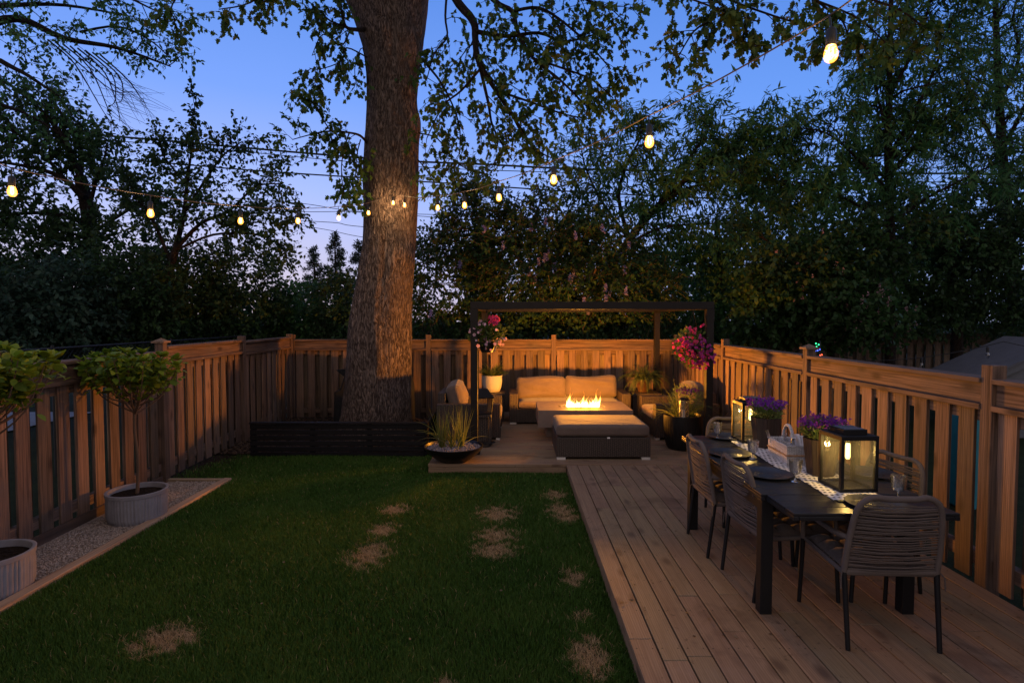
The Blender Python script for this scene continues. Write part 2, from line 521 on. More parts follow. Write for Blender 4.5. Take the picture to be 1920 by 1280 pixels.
class MB:
    def __init__(s):
        s.v = []; s.f = []; s.bc = []
    def add(s, vs, fs, bc=None):
        k = len(s.v)
        s.v += [tuple(x) for x in vs]
        s.bc += [tuple(x) for x in (bc if bc is not None else vs)]
        s.f += [tuple(i + k for i in f) for f in fs]
        return s
    def box(s, c, d, ax=2, rot=None, taper=None):
        off = np.array([random.uniform(0, 40) for _ in range(3)])
        vs, bc = [], []
        perm = {0: (1, 2, 0), 1: (0, 2, 1), 2: (0, 1, 2)}[ax]
        for z in (-.5, .5):
            for y in (-.5, .5):
                for x in (-.5, .5):
                    p = Vector((x * d[0], y * d[1], z * d[2]))
                    if taper and z < 0:
                        p.x *= taper; p.y *= taper
                    q = [p[i] for i in perm]
                    bc.append(tuple(np.array(q) + off))
                    if rot is not None: p = rot @ p
                    vs.append(p + Vector(c))
        fs = [(0, 2, 3, 1), (4, 5, 7, 6), (0, 1, 5, 4), (2, 6, 7, 3), (0, 4, 6, 2), (1, 3, 7, 5)]
        return s.add(vs, fs, bc)
    def bx(s, x0, x1, y0, y1, z0, z1, ax=2):
        return s.box(((x0 + x1) / 2, (y0 + y1) / 2, (z0 + z1) / 2), (x1 - x0, y1 - y0, z1 - z0), ax)
    def bar(s, a, b, wx, wy=None):
        """square bar between two points"""
        a, b = Vector(a), Vector(b)
        d = b - a
        q = d.to_track_quat('Z', 'Y').to_matrix()
        return s.box((a + b) / 2, (wx, wy or wx, d.length), 2, q)
    def tube(s, pts, r, n=8, cap=True):
        pts = [Vector(p) for p in pts]
        m = len(pts)
        rs = r if hasattr(r, '__len__') else [r] * m
        vs = []
        up = None
        for i, p in enumerate(pts):
            t = (pts[min(i + 1, m - 1)] - pts[max(i - 1, 0)])
            if t.length < 1e-9: t = Vector((0, 0, 1))
            t.normalize()
            if up is None:
                up = t.orthogonal().normalized()
            else:
                up = (up - t * up.dot(t))
                up = up.normalized() if up.length > 1e-6 else t.orthogonal().normalized()
            bt = t.cross(up)
            for k in range(n):
                a = 2 * math.pi * k / n
                vs.append(p + (up * math.cos(a) + bt * math.sin(a)) * rs[i])
        fs = []
        for i in range(m - 1):
            for k in range(n):
                k2 = (k + 1) % n
                fs.append((i * n + k, i * n + k2, (i + 1) * n + k2, (i + 1) * n + k))
        if cap:
            fs.append(tuple(range(n - 1, -1, -1)))
            fs.append(tuple((m - 1) * n + k for k in range(n)))
        return s.add(vs, fs)
    def lathe(s, prof, c=(0, 0, 0), n=48, sx=1, sy=1, ribs=None, cap=True):
        """prof: [(r, z)], ribs: (count, depth, first ring, last ring)"""
        vs = []
        for j, (r, z) in enumerate(prof):
            for k in range(n):
                a = 2 * math.pi * k / n
                rr = r
                if ribs and ribs[2] <= j <= ribs[3]:
                    rr = r + ribs[1] * (abs(math.cos(a * ribs[0] / 2)) - .6)
                vs.append((c[0] + math.cos(a) * rr * sx, c[1] + math.sin(a) * rr * sy, c[2] + z))
        fs = []
        for j in range(len(prof) - 1):
            for k in range(n):
                k2 = (k + 1) % n
                fs.append((j * n + k, j * n + k2, (j + 1) * n + k2, (j + 1) * n + k))
        if cap:
            if prof[0][0] > 1e-4: fs.append(tuple(range(n - 1, -1, -1)))
            if prof[-1][0] > 1e-4: fs.append(tuple((len(prof) - 1) * n + k for k in range(n)))
        return s.add(vs, fs)
    def cushion(s, c, d, r=.05, puff=.0, n=14, rot=None, wr=.0):
        """rounded box whose broad sides swell; wr: creases"""
        h = Vector(d) / 2
        thin = min(range(3), key=lambda i: d[i])
        sd = random.uniform(0, 9)
        idx = {}
        vs, fs = [], []
        def vert(i, j, k):
            key = (i, j, k)
            if key in idx: return idx[key]
            p = Vector((2 * i / n - 1, 2 * j / n - 1, 2 * k / n - 1))
            q = Vector([math.copysign(abs(x) ** .75, x) for x in p])
            a = Vector([q[t] * h[t] for t in range(3)])
            cl = Vector([max(-(h[t] - r), min(h[t] - r, a[t])) for t in range(3)])
            dd = a - cl
            if dd.length > 1e-9:
                g = max(abs(dd.x), abs(dd.y), abs(dd.z))
                a = cl + dd.normalized() * min(r, g)
            o1, o2 = [t for t in range(3) if t != thin]
            b = (1 - p[o1] ** 2) * (1 - p[o2] ** 2)
            a[thin] += math.copysign(puff, p[thin]) * b * (1 if abs(p[thin]) > .02 else 0) * min(1, abs(p[thin]) * 2)
            if wr:
                a[thin] += wr * math.copysign(1, p[thin]) * (math.sin(5 * p[o1] + 3 * math.sin(4 * p[o2] + sd) + sd) * .6 + math.sin(9 * p[o2] + 4 * p[o1] * p[o2] + sd) * .4) * b
                a[o2] += wr * .8 * math.sin(3.3 * p[o1] + sd) * abs(p[o2])
            if rot is not None: a = rot @ a
            vs.append(a + Vector(c))
            idx[key] = len(vs) - 1
            return idx[key]
        for a in range(n):
            for b in range(n):
                fs.append((vert(a, b, 0), vert(a, b + 1, 0), vert(a + 1, b + 1, 0), vert(a + 1, b, 0)))
                fs.append((vert(a, b, n), vert(a + 1, b, n), vert(a + 1, b + 1, n), vert(a, b + 1, n)))
                fs.append((vert(a, 0, b), vert(a + 1, 0, b), vert(a + 1, 0, b + 1), vert(a, 0, b + 1)))
                fs.append((vert(a, n, b), vert(a, n, b + 1), vert(a + 1, n, b + 1), vert(a + 1, n, b)))
                fs.append((vert(0, a, b), vert(0, a, b + 1), vert(0, a + 1, b + 1), vert(0, a + 1, b)))
                fs.append((vert(n, a, b), vert(n, a + 1, b), vert(n, a + 1, b + 1), vert(n, a, b + 1)))
        return s.add(vs, fs)
    def build(s, name, mat, parent=None, smooth=False, bevel=0, loc=None, seg=2):
        me = bpy.data.meshes.new(name)
        me.from_pydata(s.v, [], s.f)
        at = me.attributes.new('bc', 'FLOAT_VECTOR', 'POINT')
        at.data.foreach_set('vector', np.array(s.bc, np.float32).ravel())
        me.update()
        o = link(name, me, mat, parent, smooth)
        if smooth and hasattr(me, 'set_sharp_from_angle'):
            me.set_sharp_from_angle(angle=R(50))
        if bevel:
            md = o.modifiers.new('edge', 'BEVEL')
            md.width = bevel; md.segments = seg; md.limit_method = 'ANGLE'
        if loc is not None: o.location = loc
        return o

def np_mesh(name, verts, sizes, loops, mat, parent=None, smooth=False, attrs=None):
    me = bpy.data.meshes.new(name)
    me.vertices.add(len(verts)); me.vertices.foreach_set('co', np.asarray(verts, np.float32).ravel())
    me.loops.add(len(loops)); me.loops.foreach_set('vertex_index', np.asarray(loops, np.int32))
    st = np.concatenate([[0], np.cumsum(sizes)[:-1]]).astype(np.int32)
    me.polygons.add(len(sizes)); me.polygons.foreach_set('loop_start', st)
    for k, a in (attrs or {}).items():
        at = me.attributes.new(k, 'FLOAT', 'POINT')
        at.data.foreach_set('value', np.asarray(a, np.float32))
    me.update(calc_edges=True)
    me.validate()
    return link(name, me, mat, parent, smooth)

T_MAPLE = [(0, 0), (.10, .30), (.30, .22), (.36, .50), (.55, .20), (.70, .26), (1, 0), (.70, -.26), (.55, -.20), (.36, -.50), (.30, -.22), (.10, -.30)]
T_BROAD = [(0, 0), (.25, .27), (.6, .24), (1, 0), (.6, -.24), (.25, -.27)]
T_NARROW = [(0, 0), (.4, .12), (1, 0), (.4, -.12)]
T_OVAL = [(0, 0), (.2, .24), (.5, .33), (.8, .2), (1, 0), (.8, -.2), (.5, -.33), (.2, -.24)]
T_NEEDLE = [(0, 0), (.5, .06), (1, 0), (.5, -.06)]
T_PETAL = [(0, -.12), (0, .12), (.45, .5), (.9, .38), (1, 0), (.9, -.38), (.45, -.5)]

def unit(a):
    return a / np.maximum(np.linalg.norm(a, axis=-1, keepdims=True), 1e-9)

def leaf_mesh(name, pos, axis, nrm, size, tmpl, mat, parent=None, fold=.18, curl=.15):
    pos = np.asarray(pos, float); axis = unit(np.asarray(axis, float)); nrm = np.asarray(nrm, float)
    side = unit(np.cross(nrm, axis)); up = np.cross(axis, side)
    t = np.array(tmpl); k = len(t)
    u = t[:, 0][None, :, None]; v = t[:, 1][None, :, None]
    z = fold * np.abs(v) - curl * u * u
    size = np.asarray(size, float)[:, None, None]
    V = pos[:, None, :] + size * (u * axis[:, None, :] + v * side[:, None, :] + z * up[:, None, :])
    n = len(pos)
    return np_mesh(name, V.reshape(-1, 3), np.full(n, k), np.arange(n * k), mat, parent)

def thing(name, label, cat, loc=(0, 0, 0), rotz=0., group=None):
    o = bpy.data.objects.new(name, None)
    COL.objects.link(o)
    o.empty_display_size = .1
    o.location = loc
    o.rotation_euler = (0, 0, rotz)
    return tag(o, label, cat, group)
def tag(o, label, cat, group=None):
    o['label'] = label; o['category'] = cat
    if group: o['group'] = group
    return o
def struct(o):
    o['kind'] = 'structure'
    return o
def stuff(o, label=None):
    o['kind'] = 'stuff'
    if label:
        o['label'] = label
    return o
def copy_tree(o, parent=None):
    c = o.copy(); COL.objects.link(c)
    if parent is not None: c.parent = parent
    for ch in list(o.children): copy_tree(ch, c)
    return c
def lamp(name, loc, power, col, radius, parent=None):
    l = bpy.data.lights.new(name, 'POINT')
    l.energy = power; l.color = col; l.shadow_soft_size = radius
    o = bpy.data.objects.new(name, l); COL.objects.link(o)
    o.location = loc
    if parent is not None: o.parent = parent
    return o
def arc(p, q, h, n=10):
    """curve from p to q sagging by h"""
    p, q = Vector(p), Vector(q)
    return [p.lerp(q, i / n) - Vector((0, 0, h * 4 * (i / n) * (1 - i / n))) for i in range(n + 1)]
def smooth_path(pts, sub=4):
    pts = [Vector(p) for p in pts]
    o = []
    for i in range(len(pts) - 1):
        p0, p1, p2, p3 = pts[max(i - 1, 0)], pts[i], pts[i + 1], pts[min(i + 2, len(pts) - 1)]
        for k in range(sub):
            t = k / sub
            o.append(.5 * ((2 * p1) + (p2 - p0) * t + (2 * p0 - 5 * p1 + 4 * p2 - p3) * t * t + (3 * p1 - p0 - 3 * p2 + p3) * t ** 3))
    o.append(pts[-1])
    return o
# ================================================================== SETTING
BACK = 10.95           # back fence
RX = 3.21              # right fence
def sheet(name, x0, x1, y0, y1, z, mat, nx=1, ny=1):
    mb = MB()
    vs = [(x0 + (x1 - x0) * i / nx, y0 + (y1 - y0) * j / ny, z) for j in range(ny + 1) for i in range(nx + 1)]
    fs = [(j * (nx + 1) + i, j * (nx + 1) + i + 1, (j + 1) * (nx + 1) + i + 1, (j + 1) * (nx + 1) + i) for j in range(ny) for i in range(nx)]
    return mb.add(vs, fs).build(name, mat)
struct(sheet('ground', -200, 200, -60, 340, -.012, M['ground']))
struct(sheet('gravel_strip', -4.05, -3.42, .6, 6.60, .012, M['gravel']))
struct(sheet('mulch_bed', -4.35, -1.0, 7.95, 10.95, .02, M['mulch']))
mb = MB()
for j in range(60):                      # ragged front of the mulch along the left fence
    pass
struct(sheet('mulch_strip', -4.32, -3.62, 6.72, 7.95, .006, M['mulch']))
struct(sheet('driveway', -16, -8.6, 9.0, 11.6, .01, M['pale']))

# timber edging of the gravel strip
mb = MB()
for y0, y1 in ((.6, 3.0), (3.005, 5.3), (5.305, 6.66)):
    mb.bx(-3.42, -3.33, y0, y1, -.05, .045, 1)
mb.bx(-4.15, -3.425, 6.60, 6.66, -.05, .04, 0)
tag(mb.build('timber_edging', M['edging'], bevel=.006), 'pale timber edging between the gravel strip and the lawn', 'garden edging')

# decks: each board its own island of one sheet of boards
PIT_F, PIT_L = 6.96, -1.05
def deck_boards():
    mb = MB()
    x = .655
    bw, gap = .131, .008
    while x < RX - .06:
        y = .3
        cuts = [.3]
        while cuts[-1] < PIT_F - .05:
            cuts.append(min(cuts[-1] + random.uniform(2.2, 3.7), PIT_F - .012))
        if PIT_F - cuts[-2] < .5: cuts.pop(-2)
        for a, b in zip(cuts, cuts[1:]):
            mb.bx(x, min(x + bw, RX - .03), a + .0015, b - .0015, DZ - .034, DZ + random.uniform(-.0012, .0012), 1)
        x += bw + gap
    return mb
o = struct(deck_boards().build('dining_deck', M['deck'], bevel=.004))
mb = MB()
mb.bx(.662, .69, .3, PIT_F - .02, -.02, DZ - .036, 1)
fa = mb.build('fascia', M['deck'], o)
mb = MB(); mb.bx(.70, RX - .03, .3, PIT_F - .02, -.02, .05)
mb.build('joist', M['black_wood'], o)
mb = MB()
y = PIT_F
mb.bx(PIT_L, RX - .03, y, y + .105, DZ - .03, DZ + .006, 0); y += .111
while y < BACK - .03:
    x = PIT_L
    while x < RX - .04:
        e = x + random.uniform(1.8, 3.4)
        if e > RX - .6: e = RX - .03
        mb.bx(x, e - .002, y, min(y + .1335, BACK - .02), DZ - .034, DZ + random.uniform(-.0012, .0012), 0)
        x = e
    y += .139
o = struct(mb.build('lounge_deck', M['deck'], bevel=.004))
mb = MB()
mb.bx(PIT_L + .004, .655, PIT_F + .006, PIT_F + .034, -.02, DZ - .032, 0)
mb.bx(PIT_L + .002, PIT_L + .03, PIT_F + .036, BACK - .05, -.02, DZ - .036, 1)
mb.build('fascia', M['deck'], o)
mb = MB(); mb.bx(PIT_L + .05, RX - .03, PIT_F + .05, BACK - .03, -.02, .05); mb.build('joist', M['black_wood'], o)

# ---- grass
SPOTS = [(740, 952, 26, 9), (718, 990, 27, 11), (692, 1036, 36, 24), (932, 960, 35, 14), (930, 1000, 36, 14), (928, 1026, 38, 15),
         (1040, 925, 22, 8), (1052, 955, 24, 14), (1062, 968, 22, 9), (1076, 1077, 21, 14), (1105, 1225, 36, 36), (312, 1192, 56, 27), (838, 1275, 20, 8),
         (1088, 1150, 18, 9)]
def lawn():
    g = np.random.default_rng(3)
    n = 420000
    # more blades close to the camera
    y = 2.75 + (7.95 - 2.75) * g.random(n) ** 1.35
    x = g.uniform(-3.33, .66, n)
    k = np.abs(x) < .95 * y + .1
    x, y = x[k], y[k]
    # tail of the lawn that runs up to the fence past the gravel strip
    x2 = g.uniform(-4.2, -3.3, 14000); y2 = g.uniform(6.66, 7.95, 14000)
    k2 = g.random(14000) < np.clip((x2 + 4.25) * 1.3 - (y2 - 6.66) * .3, .02, 1)
    x = np.concatenate([x, x2[k2]]); y = np.concatenate([y, y2[k2]])
    n = len(x)
    dry = np.zeros(n)
    sh = np.ones(n)
    wob = .22 * np.sin(x * 31 + 3 * np.sin(y * 23)) + .22 * np.sin(y * 37 + 2 * np.sin(x * 29)) + g.normal(0, .16, n)
    for i, (px, py, rx, ry) in enumerate(SPOTS):
        c = PZ(px, py, .03); e = PZ(px + rx, py, .03); t = PZ(px, py - ry, .03)
        d = np.hypot((x - c.x) / (e.x - c.x), (y - c.y) / abs(t.y - c.y)) + wob
        m = np.clip((1.2 - d) / .7, 0, 1)
        if i == 13: m *= .5
        dry = np.maximum(dry, (g.random(n) < m).astype(float))
        sh = np.minimum(sh, 1 - .45 * m)
    dry = np.maximum(dry, (g.random(n) < .012).astype(float) * .8)
    patch = .5 + .5 * np.sin(x * 2.1 + 1.3 * np.sin(y * 1.7)) * np.sin(y * 2.6 + 1.1 * np.sin(x * 2.3))
    h = g.uniform(.020, .042, n) * sh * (.8 + .45 * patch)
    a = g.uniform(0, 2 * np.pi, n)
    lean = g.uniform(.15, .9, n) * h + dry * .02
    wd = g.uniform(.0018, .0034, n) * (1 + .25 * (y - 2.7))
    dx, dy = np.cos(a), np.sin(a)
    sx, sy = -dy, dx
    zero = np.zeros(n)
    def pt(f, s, lz):
        return np.stack([x + dx * lean * f * f + sx * wd * s, y + dy * lean * f * f + sy * wd * s, h * lz], 1)
    V = np.stack([pt(0, -.5, -.1), pt(0, .5, -.1), pt(.6, .42, .62), pt(.6, -.42, .62), pt(1, 0, 1 - .0)], 1).reshape(-1, 3)
    base = np.arange(n)[:, None] * 5
    loops = np.concatenate([base + np.array([0, 1, 2, 3]), base + np.array([3, 2, 4])], 1).ravel()
    sizes = np.tile([4, 3], n)
    return np_mesh('grass', V, sizes, loops, M['grass'], attrs={'dry': np.repeat(dry, 5)})
stuff(lawn())
# loose stones of the gravel strip
def pebbles(name, n, fx, fy, z, s0, s1, mat):
    g = np.random.default_rng(11)
    p = np.stack([fx(g, n), fy(g, n), np.full(n, z)], 1)
    oc = np.array([(1, 0, 0), (0, 1, 0), (-1, 0, 0), (0, -1, 0), (0, 0, 1), (0, 0, -1)], float)
    fs = np.array([(0, 1, 4), (1, 2, 4), (2, 3, 4), (3, 0, 4), (1, 0, 5), (2, 1, 5), (3, 2, 5), (0, 3, 5)])
    s = g.uniform(s0, s1, (n, 1, 1)) * g.uniform(.6, 1.25, (n, 6, 1)) * np.array([1, 1, .7])
    a = g.uniform(0, 6.28, n)
    ro = np.zeros((n, 3, 3)); ro[:, 0, 0] = np.cos(a); ro[:, 0, 1] = -np.sin(a); ro[:, 1, 0] = np.sin(a); ro[:, 1, 1] = np.cos(a); ro[:, 2, 2] = 1
    V = p[:, None, :] + np.einsum('nij,nkj->nki', ro, oc[None] * s)
    loops = (np.arange(n)[:, None, None] * 6 + fs[None]).ravel()
    return np_mesh(name, V.reshape(-1, 3), np.full(n * 8, 3), loops, mat)
def mat_stones(name, cols):
    b = NB(name)
    i = b.island()
    cr = b.n('ValToRGB'); cr.color_ramp.interpolation = 'LINEAR'
    e = cr.color_ramp.elements
    while len(e) < len(cols): e.new(.5)
    for k, c in enumerate(cols):
        e[k].position = k / (len(cols) - 1); e[k].color = (*c, 1)
    b.l(i, cr.inputs[0])
    return b.pbr(cr.outputs[0], .8, spec=.25)
M['pebble'] = mat_stones('gravel_chips', [(.16, .12, .095), (.28, .22, .175), (.38, .31, .255), (.46, .39, .33), (.24, .19, .155)])
M['river'] = mat_stones('slate_pebbles', [(.10, .085, .10), (.17, .15, .175), (.24, .21, .24), (.12, .10, .10)])
stuff(pebbles('gravel', 16000, lambda g, n: g.uniform(-3.95, -3.43, n), lambda g, n: 2.6 + 4 * g.random(n) ** 1.2, .016, .005, .012, M['pebble']))
# bark chips in the bed and scraps along the left fence
M['chips'] = mat_stones('bark_chips', [(.015, .010, .008), (.04, .026, .018), (.075, .048, .03), (.025, .017, .013)])
stuff(pebbles('mulch_litter', 7000, lambda g, n: g.uniform(-4.3, -1.05, n), lambda g, n: g.uniform(7.9, 10.8, n), .028, .012, .035, M['chips']))

# ================================================================== FENCES
def fence(name, label, origin, rot, posts, tops, z0, kick=(), caps=(), tall=0.09, mat='fence', detail=True):
    root = thing(name, label, 'fence', origin, rot)
    m = M[mat]
    for i, s in enumerate(posts):
        zt = max(tops[max(i - 1, 0)], tops[min(i, len(tops) - 1)]) + tall * (1.0 if i not in caps else .75)
        mb = MB(); mb.bx(s - .047, s + .047, -.05, .045, z0 - .1, zt)
        p = mb.build('post', m, root, bevel=.004)
        if i in caps:
            mb = MB()
            mb.bx(s - .072, s + .072, -.075, .07, zt, zt + .022, 0)
            k = len(mb.v)
            h = .062
            mb.add([(s - h, -.065, zt + .022), (s + h, -.065, zt + .022), (s + h, .06, zt + .022), (s - h, .06, zt + .022), (s, -.003, zt + .058)],
                   [(0, 1, 4), (1, 2, 4), (2, 3, 4), (3, 0, 4)])
            mb.build('post_cap', m, p)
    for i, (a, b) in enumerate(zip(posts, posts[1:])):
        zt = tops[i]
        a0, b0 = a + .047, b - .047
        mb = MB(); mb.bx(a0, b0, -.062, .10, zt - .032, zt, 0); mb.build('cap_rail', m, root, bevel=.003)
        mb = MB(); mb.bx(a0, b0, -.022, -.001, zt - .175, zt - .033, 0); mb.build('fascia_board', m, root, bevel=.002)
        mb = MB(); mb.bx(a0, b0, -.058, -.0, zt - .214, zt - .176, 0); mb.build('trim_rail', m, root, bevel=.003)
        mb = MB()
        zp = zt - .214
        mb.bx(a0, b0, .0, .066, zt - .30, zp, 0)
        mb.bx(a0, b0, .0, .066, z0 + .14, z0 + .23, 0)
        if zt - z0 > 1.0: mb.bx(a0, b0, .0, .038, z0 + .62, z0 + .70, 0) if False else None
        s = a0 + .02
        k = 0
        while s + .10 < b0:
            wv = .137 + random.uniform(-.004, .004)
            e = min(s + wv, b0 - .004)
            t = random.uniform(-.008, .008)
            mb.bx(s, e, -.0205, -.001, z0 + .045 + t, zp - .002)
            if e + .03 < b0:
                mb.bx(e - .028, min(e + .118, b0 - .002), .067, .086, z0 + .045 - t, zt - .04)
            s += .2265
        mb.build('picket_panel', m, root, bevel=.0025)
        if i in kick:
            mb = MB(); mb.bx(a0, b0 - .05, -.045, -.022, z0 - .02, z0 + .10, 0); mb.build('kick_board', m, root, bevel=.003)
    return root
TOP = DZ + 1.40
fence('wooden_fence', 'cedar board fence behind the sofa and the maple trunk', (-4.27, BACK, 0), 0,
      [0.02, 2.64, 5.05, 7.42], [TOP, TOP, TOP], -.04)
fence('wooden_fence', 'cedar board fence beside the dining table, lit orange by the fire', (RX, BACK - .06, 0), R(-90),
      [0.0, 2.29, 4.73, 7.10, 9.5], [TOP] * 4, DZ - .04, caps=(2,))
lr = R(90 + 2.2)
fence('wooden_fence', 'dim cedar board fence behind the gravel strip and the two potted shrubs', (-3.925, 1.9, 0), lr,
      [0.0, 2.35, 4.72, 6.86, 8.95], [1.545, 1.545, 1.60, 1.575], .0, kick=(1,), caps=(2,), tall=.055)

# ================================================================== MAPLE TRUNK
def ring_noise(a, z):
    return (.035 * math.sin(3 * a + .5 * z + 1) + .022 * math.sin(5 * a - .8 * z + 2) + .012 * math.sin(9 * a + 1.7 * z) + .008 * math.sin(15 * a + 2.3 * z + .5))
TY = 9.15
def trunk_mesh(root):
    # outline measured in the photograph: (pixel row, left, right)
    rows = [(830, 628, 772), (797, 638, 765), (760, 643, 764), (720, 647, 766), (680, 650, 768), (640, 652, 769), (600, 655, 769), (560, 662, 770), (520, 670, 773),
            (450, 682, 779), (400, 684, 782), (330, 682, 785), (270, 687, 786), (240, 690, 787), (200, 692, 782), (150, 692, 786), (100, 688, 793),
            (60, 676, 799), (20, 660, 803), (-30, 636, 806), (-80, 612, 812)]
    pts = []
    for py, l, r in rows:
        a, b = P(l, py, TY), P(r, py, TY)
        pts.append(((a.x + b.x) / 2, a.z, (b.x - a.x) / 2))
    zs = np.array([p[1] for p in pts])
    n, m = 150, 420
    zz = np.linspace(zs[0], zs[-1], m)
    cx = np.interp(zz, zs, [p[0] for p in pts]); rr = np.interp(zz, zs, [p[2] for p in pts])
    ker = np.ones(17) / 17
    pad = lambda q: np.convolve(np.pad(q, 8, mode='edge'), ker, 'valid')
    cx, rr = pad(cx), pad(rr)
    from mathutils import noise as mn
    vs = []
    for j in range(m):
        z = zz[j]
        for k in range(n):
            a = 2 * math.pi * k / n
            ca, sa = math.cos(a), math.sin(a)
            d = ring_noise(a, z)
            # two stems part at the top: a seam down the front
            f = max(0, (z - 5.3) / 2.2)
            seam = math.exp(-((a - 1.5 * math.pi - .1) / .22) ** 2) + math.exp(-((a - .5 * math.pi) / .3) ** 2)
            d -= min(.30, .30 * f) * seam
            q = mn.noise(Vector((ca * 5.5 + .25 * z, sa * 5.5, z * 1.5)))
            q2 = mn.noise(Vector((ca * 15, sa * 15 + .35 * z, z * 3.6)))
            d += .018 * q + .022 * (abs(q2) ** .7 - .3)
            # burl on the right side
            d += .10 * math.exp(-((z - 5.02) / .22) ** 2 - ((a - .15 if a < 3.2 else a - .15 - 2 * math.pi) / .45) ** 2)
            d += .05 * max(0, 1 - (z + .2) / .7) * (1 + math.sin(4 * a + 1))
            r = rr[j] * (1 + d) if d > 0 else rr[j] * (1 + d)
            vs.append((cx[j] + ca * r, TY + sa * r * .95, z))
    fs = [(j * n + k, j * n + (k + 1) % n, (j + 1) * n + (k + 1) % n, (j + 1) * n + k) for j in range(m - 1) for k in range(n)]
    mb = MB(); mb.add(vs, fs)
    return mb.build('trunk', M['bark'], root, smooth=True)
maple = thing('maple_tree', 'big old maple with a thick furrowed trunk forking above the string lights', 'tree', (0, 0, 0))
_o = trunk_mesh(maple)

# low slatted screen in front of the tree
root = thing('slatted_screen', 'low black horizontal slat screen edging the bed under the big tree', 'garden screen')
a = PZ(468, 858, 0); b = PZ(800, 855, 0)
yA = a.y + .02
xa, xb = a.x, b.x - .02
mb = MB()
zz = .01
for i in range(6):
    mb.bx(xa, xb, yA, yA + .022, zz, zz + .062, 0)
    zz += .0775
mb.bx(xa - .01, xb + .01, yA - .012, yA + .085, zz - .008, zz + .012, 0)
mb.build('slat_panel', M['black_wood'], root, bevel=.003)
for x in (xa + .03, xa + .85, xa + 1.65, xb - .03):
    mb = MB(); mb.bx(x - .03, x + .03, yA + .024, yA + .08, 0, zz - .01); mb.build('post', M['black_wood'], root)
mb = MB()
for i in range(6):
    mb.bx(xb, xb + .02, yA + .03, yA + 1.2, .01 + i * .0775, .072 + i * .0775, 1)
mb.build('side_panel', M['black_wood'], root)

# covered grill half hidden behind the trunk
root = thing('covered_grill', 'black covered barbecue half hidden behind the big tree trunk', 'barbecue')
mb = MB()
g0 = P(632, 740, 10.35).x; g1 = P(774, 740, 10.35).x
pr = [(g0, .03), (g0 + .02, .62), (g0 + .12, .66), (g0 + .22, .95), (g0 + .55, 1.10), (g1 - .22, 1.06), (g1 - .06, .88), (g1 - .01, .66), (g1, .03)]
n = len(pr)
mb.add([(x, 10.1, z) for x, z in pr] + [(x, 10.62, z) for x, z in pr], [tuple(range(n)), tuple(range(2 * n - 1, n - 1, -1))] + [(i, i + n, (i + 1) % n + n, (i + 1) % n) for i in range(n)])
mb.build('cover', M['cover'], root, bevel=.03)
mb = MB()
mb.add([(g0 + .03, 10.2, 1.0), (g0 + .3, 10.2, 1.03), (g0 + .3, 10.2, .78), (g0 + .03, 10.3, 1.0), (g0 + .3, 10.3, 1.03), (g0 + .3, 10.3, .78)],
       [(0, 1, 2), (5, 4, 3), (0, 3, 4, 1), (1, 4, 5, 2), (2, 5, 3, 0)])
mb.build('side_flap', M['cover'], root)

# ================================================================== PERGOLA
root = thing('pergola', 'dark square tube pergola over the fire pit lounge', 'pergola')
pl, pr_ = P(882, 600, 7.5).x, P(1339, 600, 7.5).x
PT = DZ + 2.02
pf, pb = 7.5, 10.25
w_ = .092
for x in (pl, pr_ - w_):
    for y in (pf, pb):
        mb = MB(); mb.bx(x, x + w_, y, y + w_, DZ, PT - .1); p = mb.build('post', M['pergola'], root, bevel=.004)
        mb = MB(); mb.bx(x - .03, x + w_ + .03, y - .03, y + w_ + .03, DZ, DZ + .012); mb.build('base_plate', M['pergola'], p)
        mb = MB(); mb.bx(x - .004, x + w_ + .004, y - .004, y + w_ + .004, PT - .26, PT - .1); mb.build('bracket', M['pergola'], p, bevel=.002)
for y in (pf, pb):
    mb = MB(); mb.bx(pl, pr_, y, y + w_, PT - .1, PT, 0); mb.build('beam', M['pergola'], root, bevel=.004)
for x in (pl, pr_ - w_):
    mb = MB(); mb.bx(x, x + w_, pf + w_, pb, PT - .1, PT - .002, 1); mb.build('beam', M['pergola'], root, bevel=.004)

# ================================================================== LOUNGE SET
def feet(root, x0, x1, y0, y1):
    for x in (x0, x1 - .11):
        for y in (y0, y1 - .06):
            mb = MB(); mb.bx(x, x + .11, y, y + .06, 0, .032); mb.build('foot', M['foot'], root)
# sofa (front towards the camera)
sx0, sx1, sy0, sy1 = -.065, 2.01, 9.64, 10.5
root = thing('wicker_sofa', 'dark wicker two seat sofa with taupe cushions against the back fence', 'sofa', (0, 0, DZ))
mb = MB(); mb.bx(sx0 + .15, sx1 - .15, sy0 + .01, sy1 - .13, .03, .26); mb.build('base', M['wicker'], root)
for x in (sx0, sx1 - .15):
    mb = MB(); mb.bx(x, x + .15, sy0, sy1, .03, .52); mb.build('arm', M['wicker'], root, bevel=.012)
mb = MB(); mb.bx(sx0 + .15, sx1 - .15, sy1 - .12, sy1 - .002, .03, .55); mb.build('backrest', M['wicker'], root, bevel=.012)
mb = MB(); mb.cushion(((sx0 + sx1) / 2, (sy0 + sy1 - .12) / 2 - .01, .325), (sx1 - sx0 - .31, .75, .13), .04, .012, 16); mb.build('seat_cushion', M['cushion'], root, smooth=True)
for x, wd, zc, rx in ((.50, .885, .56, -.24), (1.395, .92, .575, -.22)):
    mb = MB(); mb.cushion((x, 10.17, zc), (wd, .17, .40), .07, .055, 20, Matrix.Rotation(rx, 3, 'X'), wr=.02)
    c = mb.build('back_cushion', M['cushion'], root, smooth=True)
feet(root, sx0 + .01, sx1 - .01, sy0 + .01, sy1 - .02)
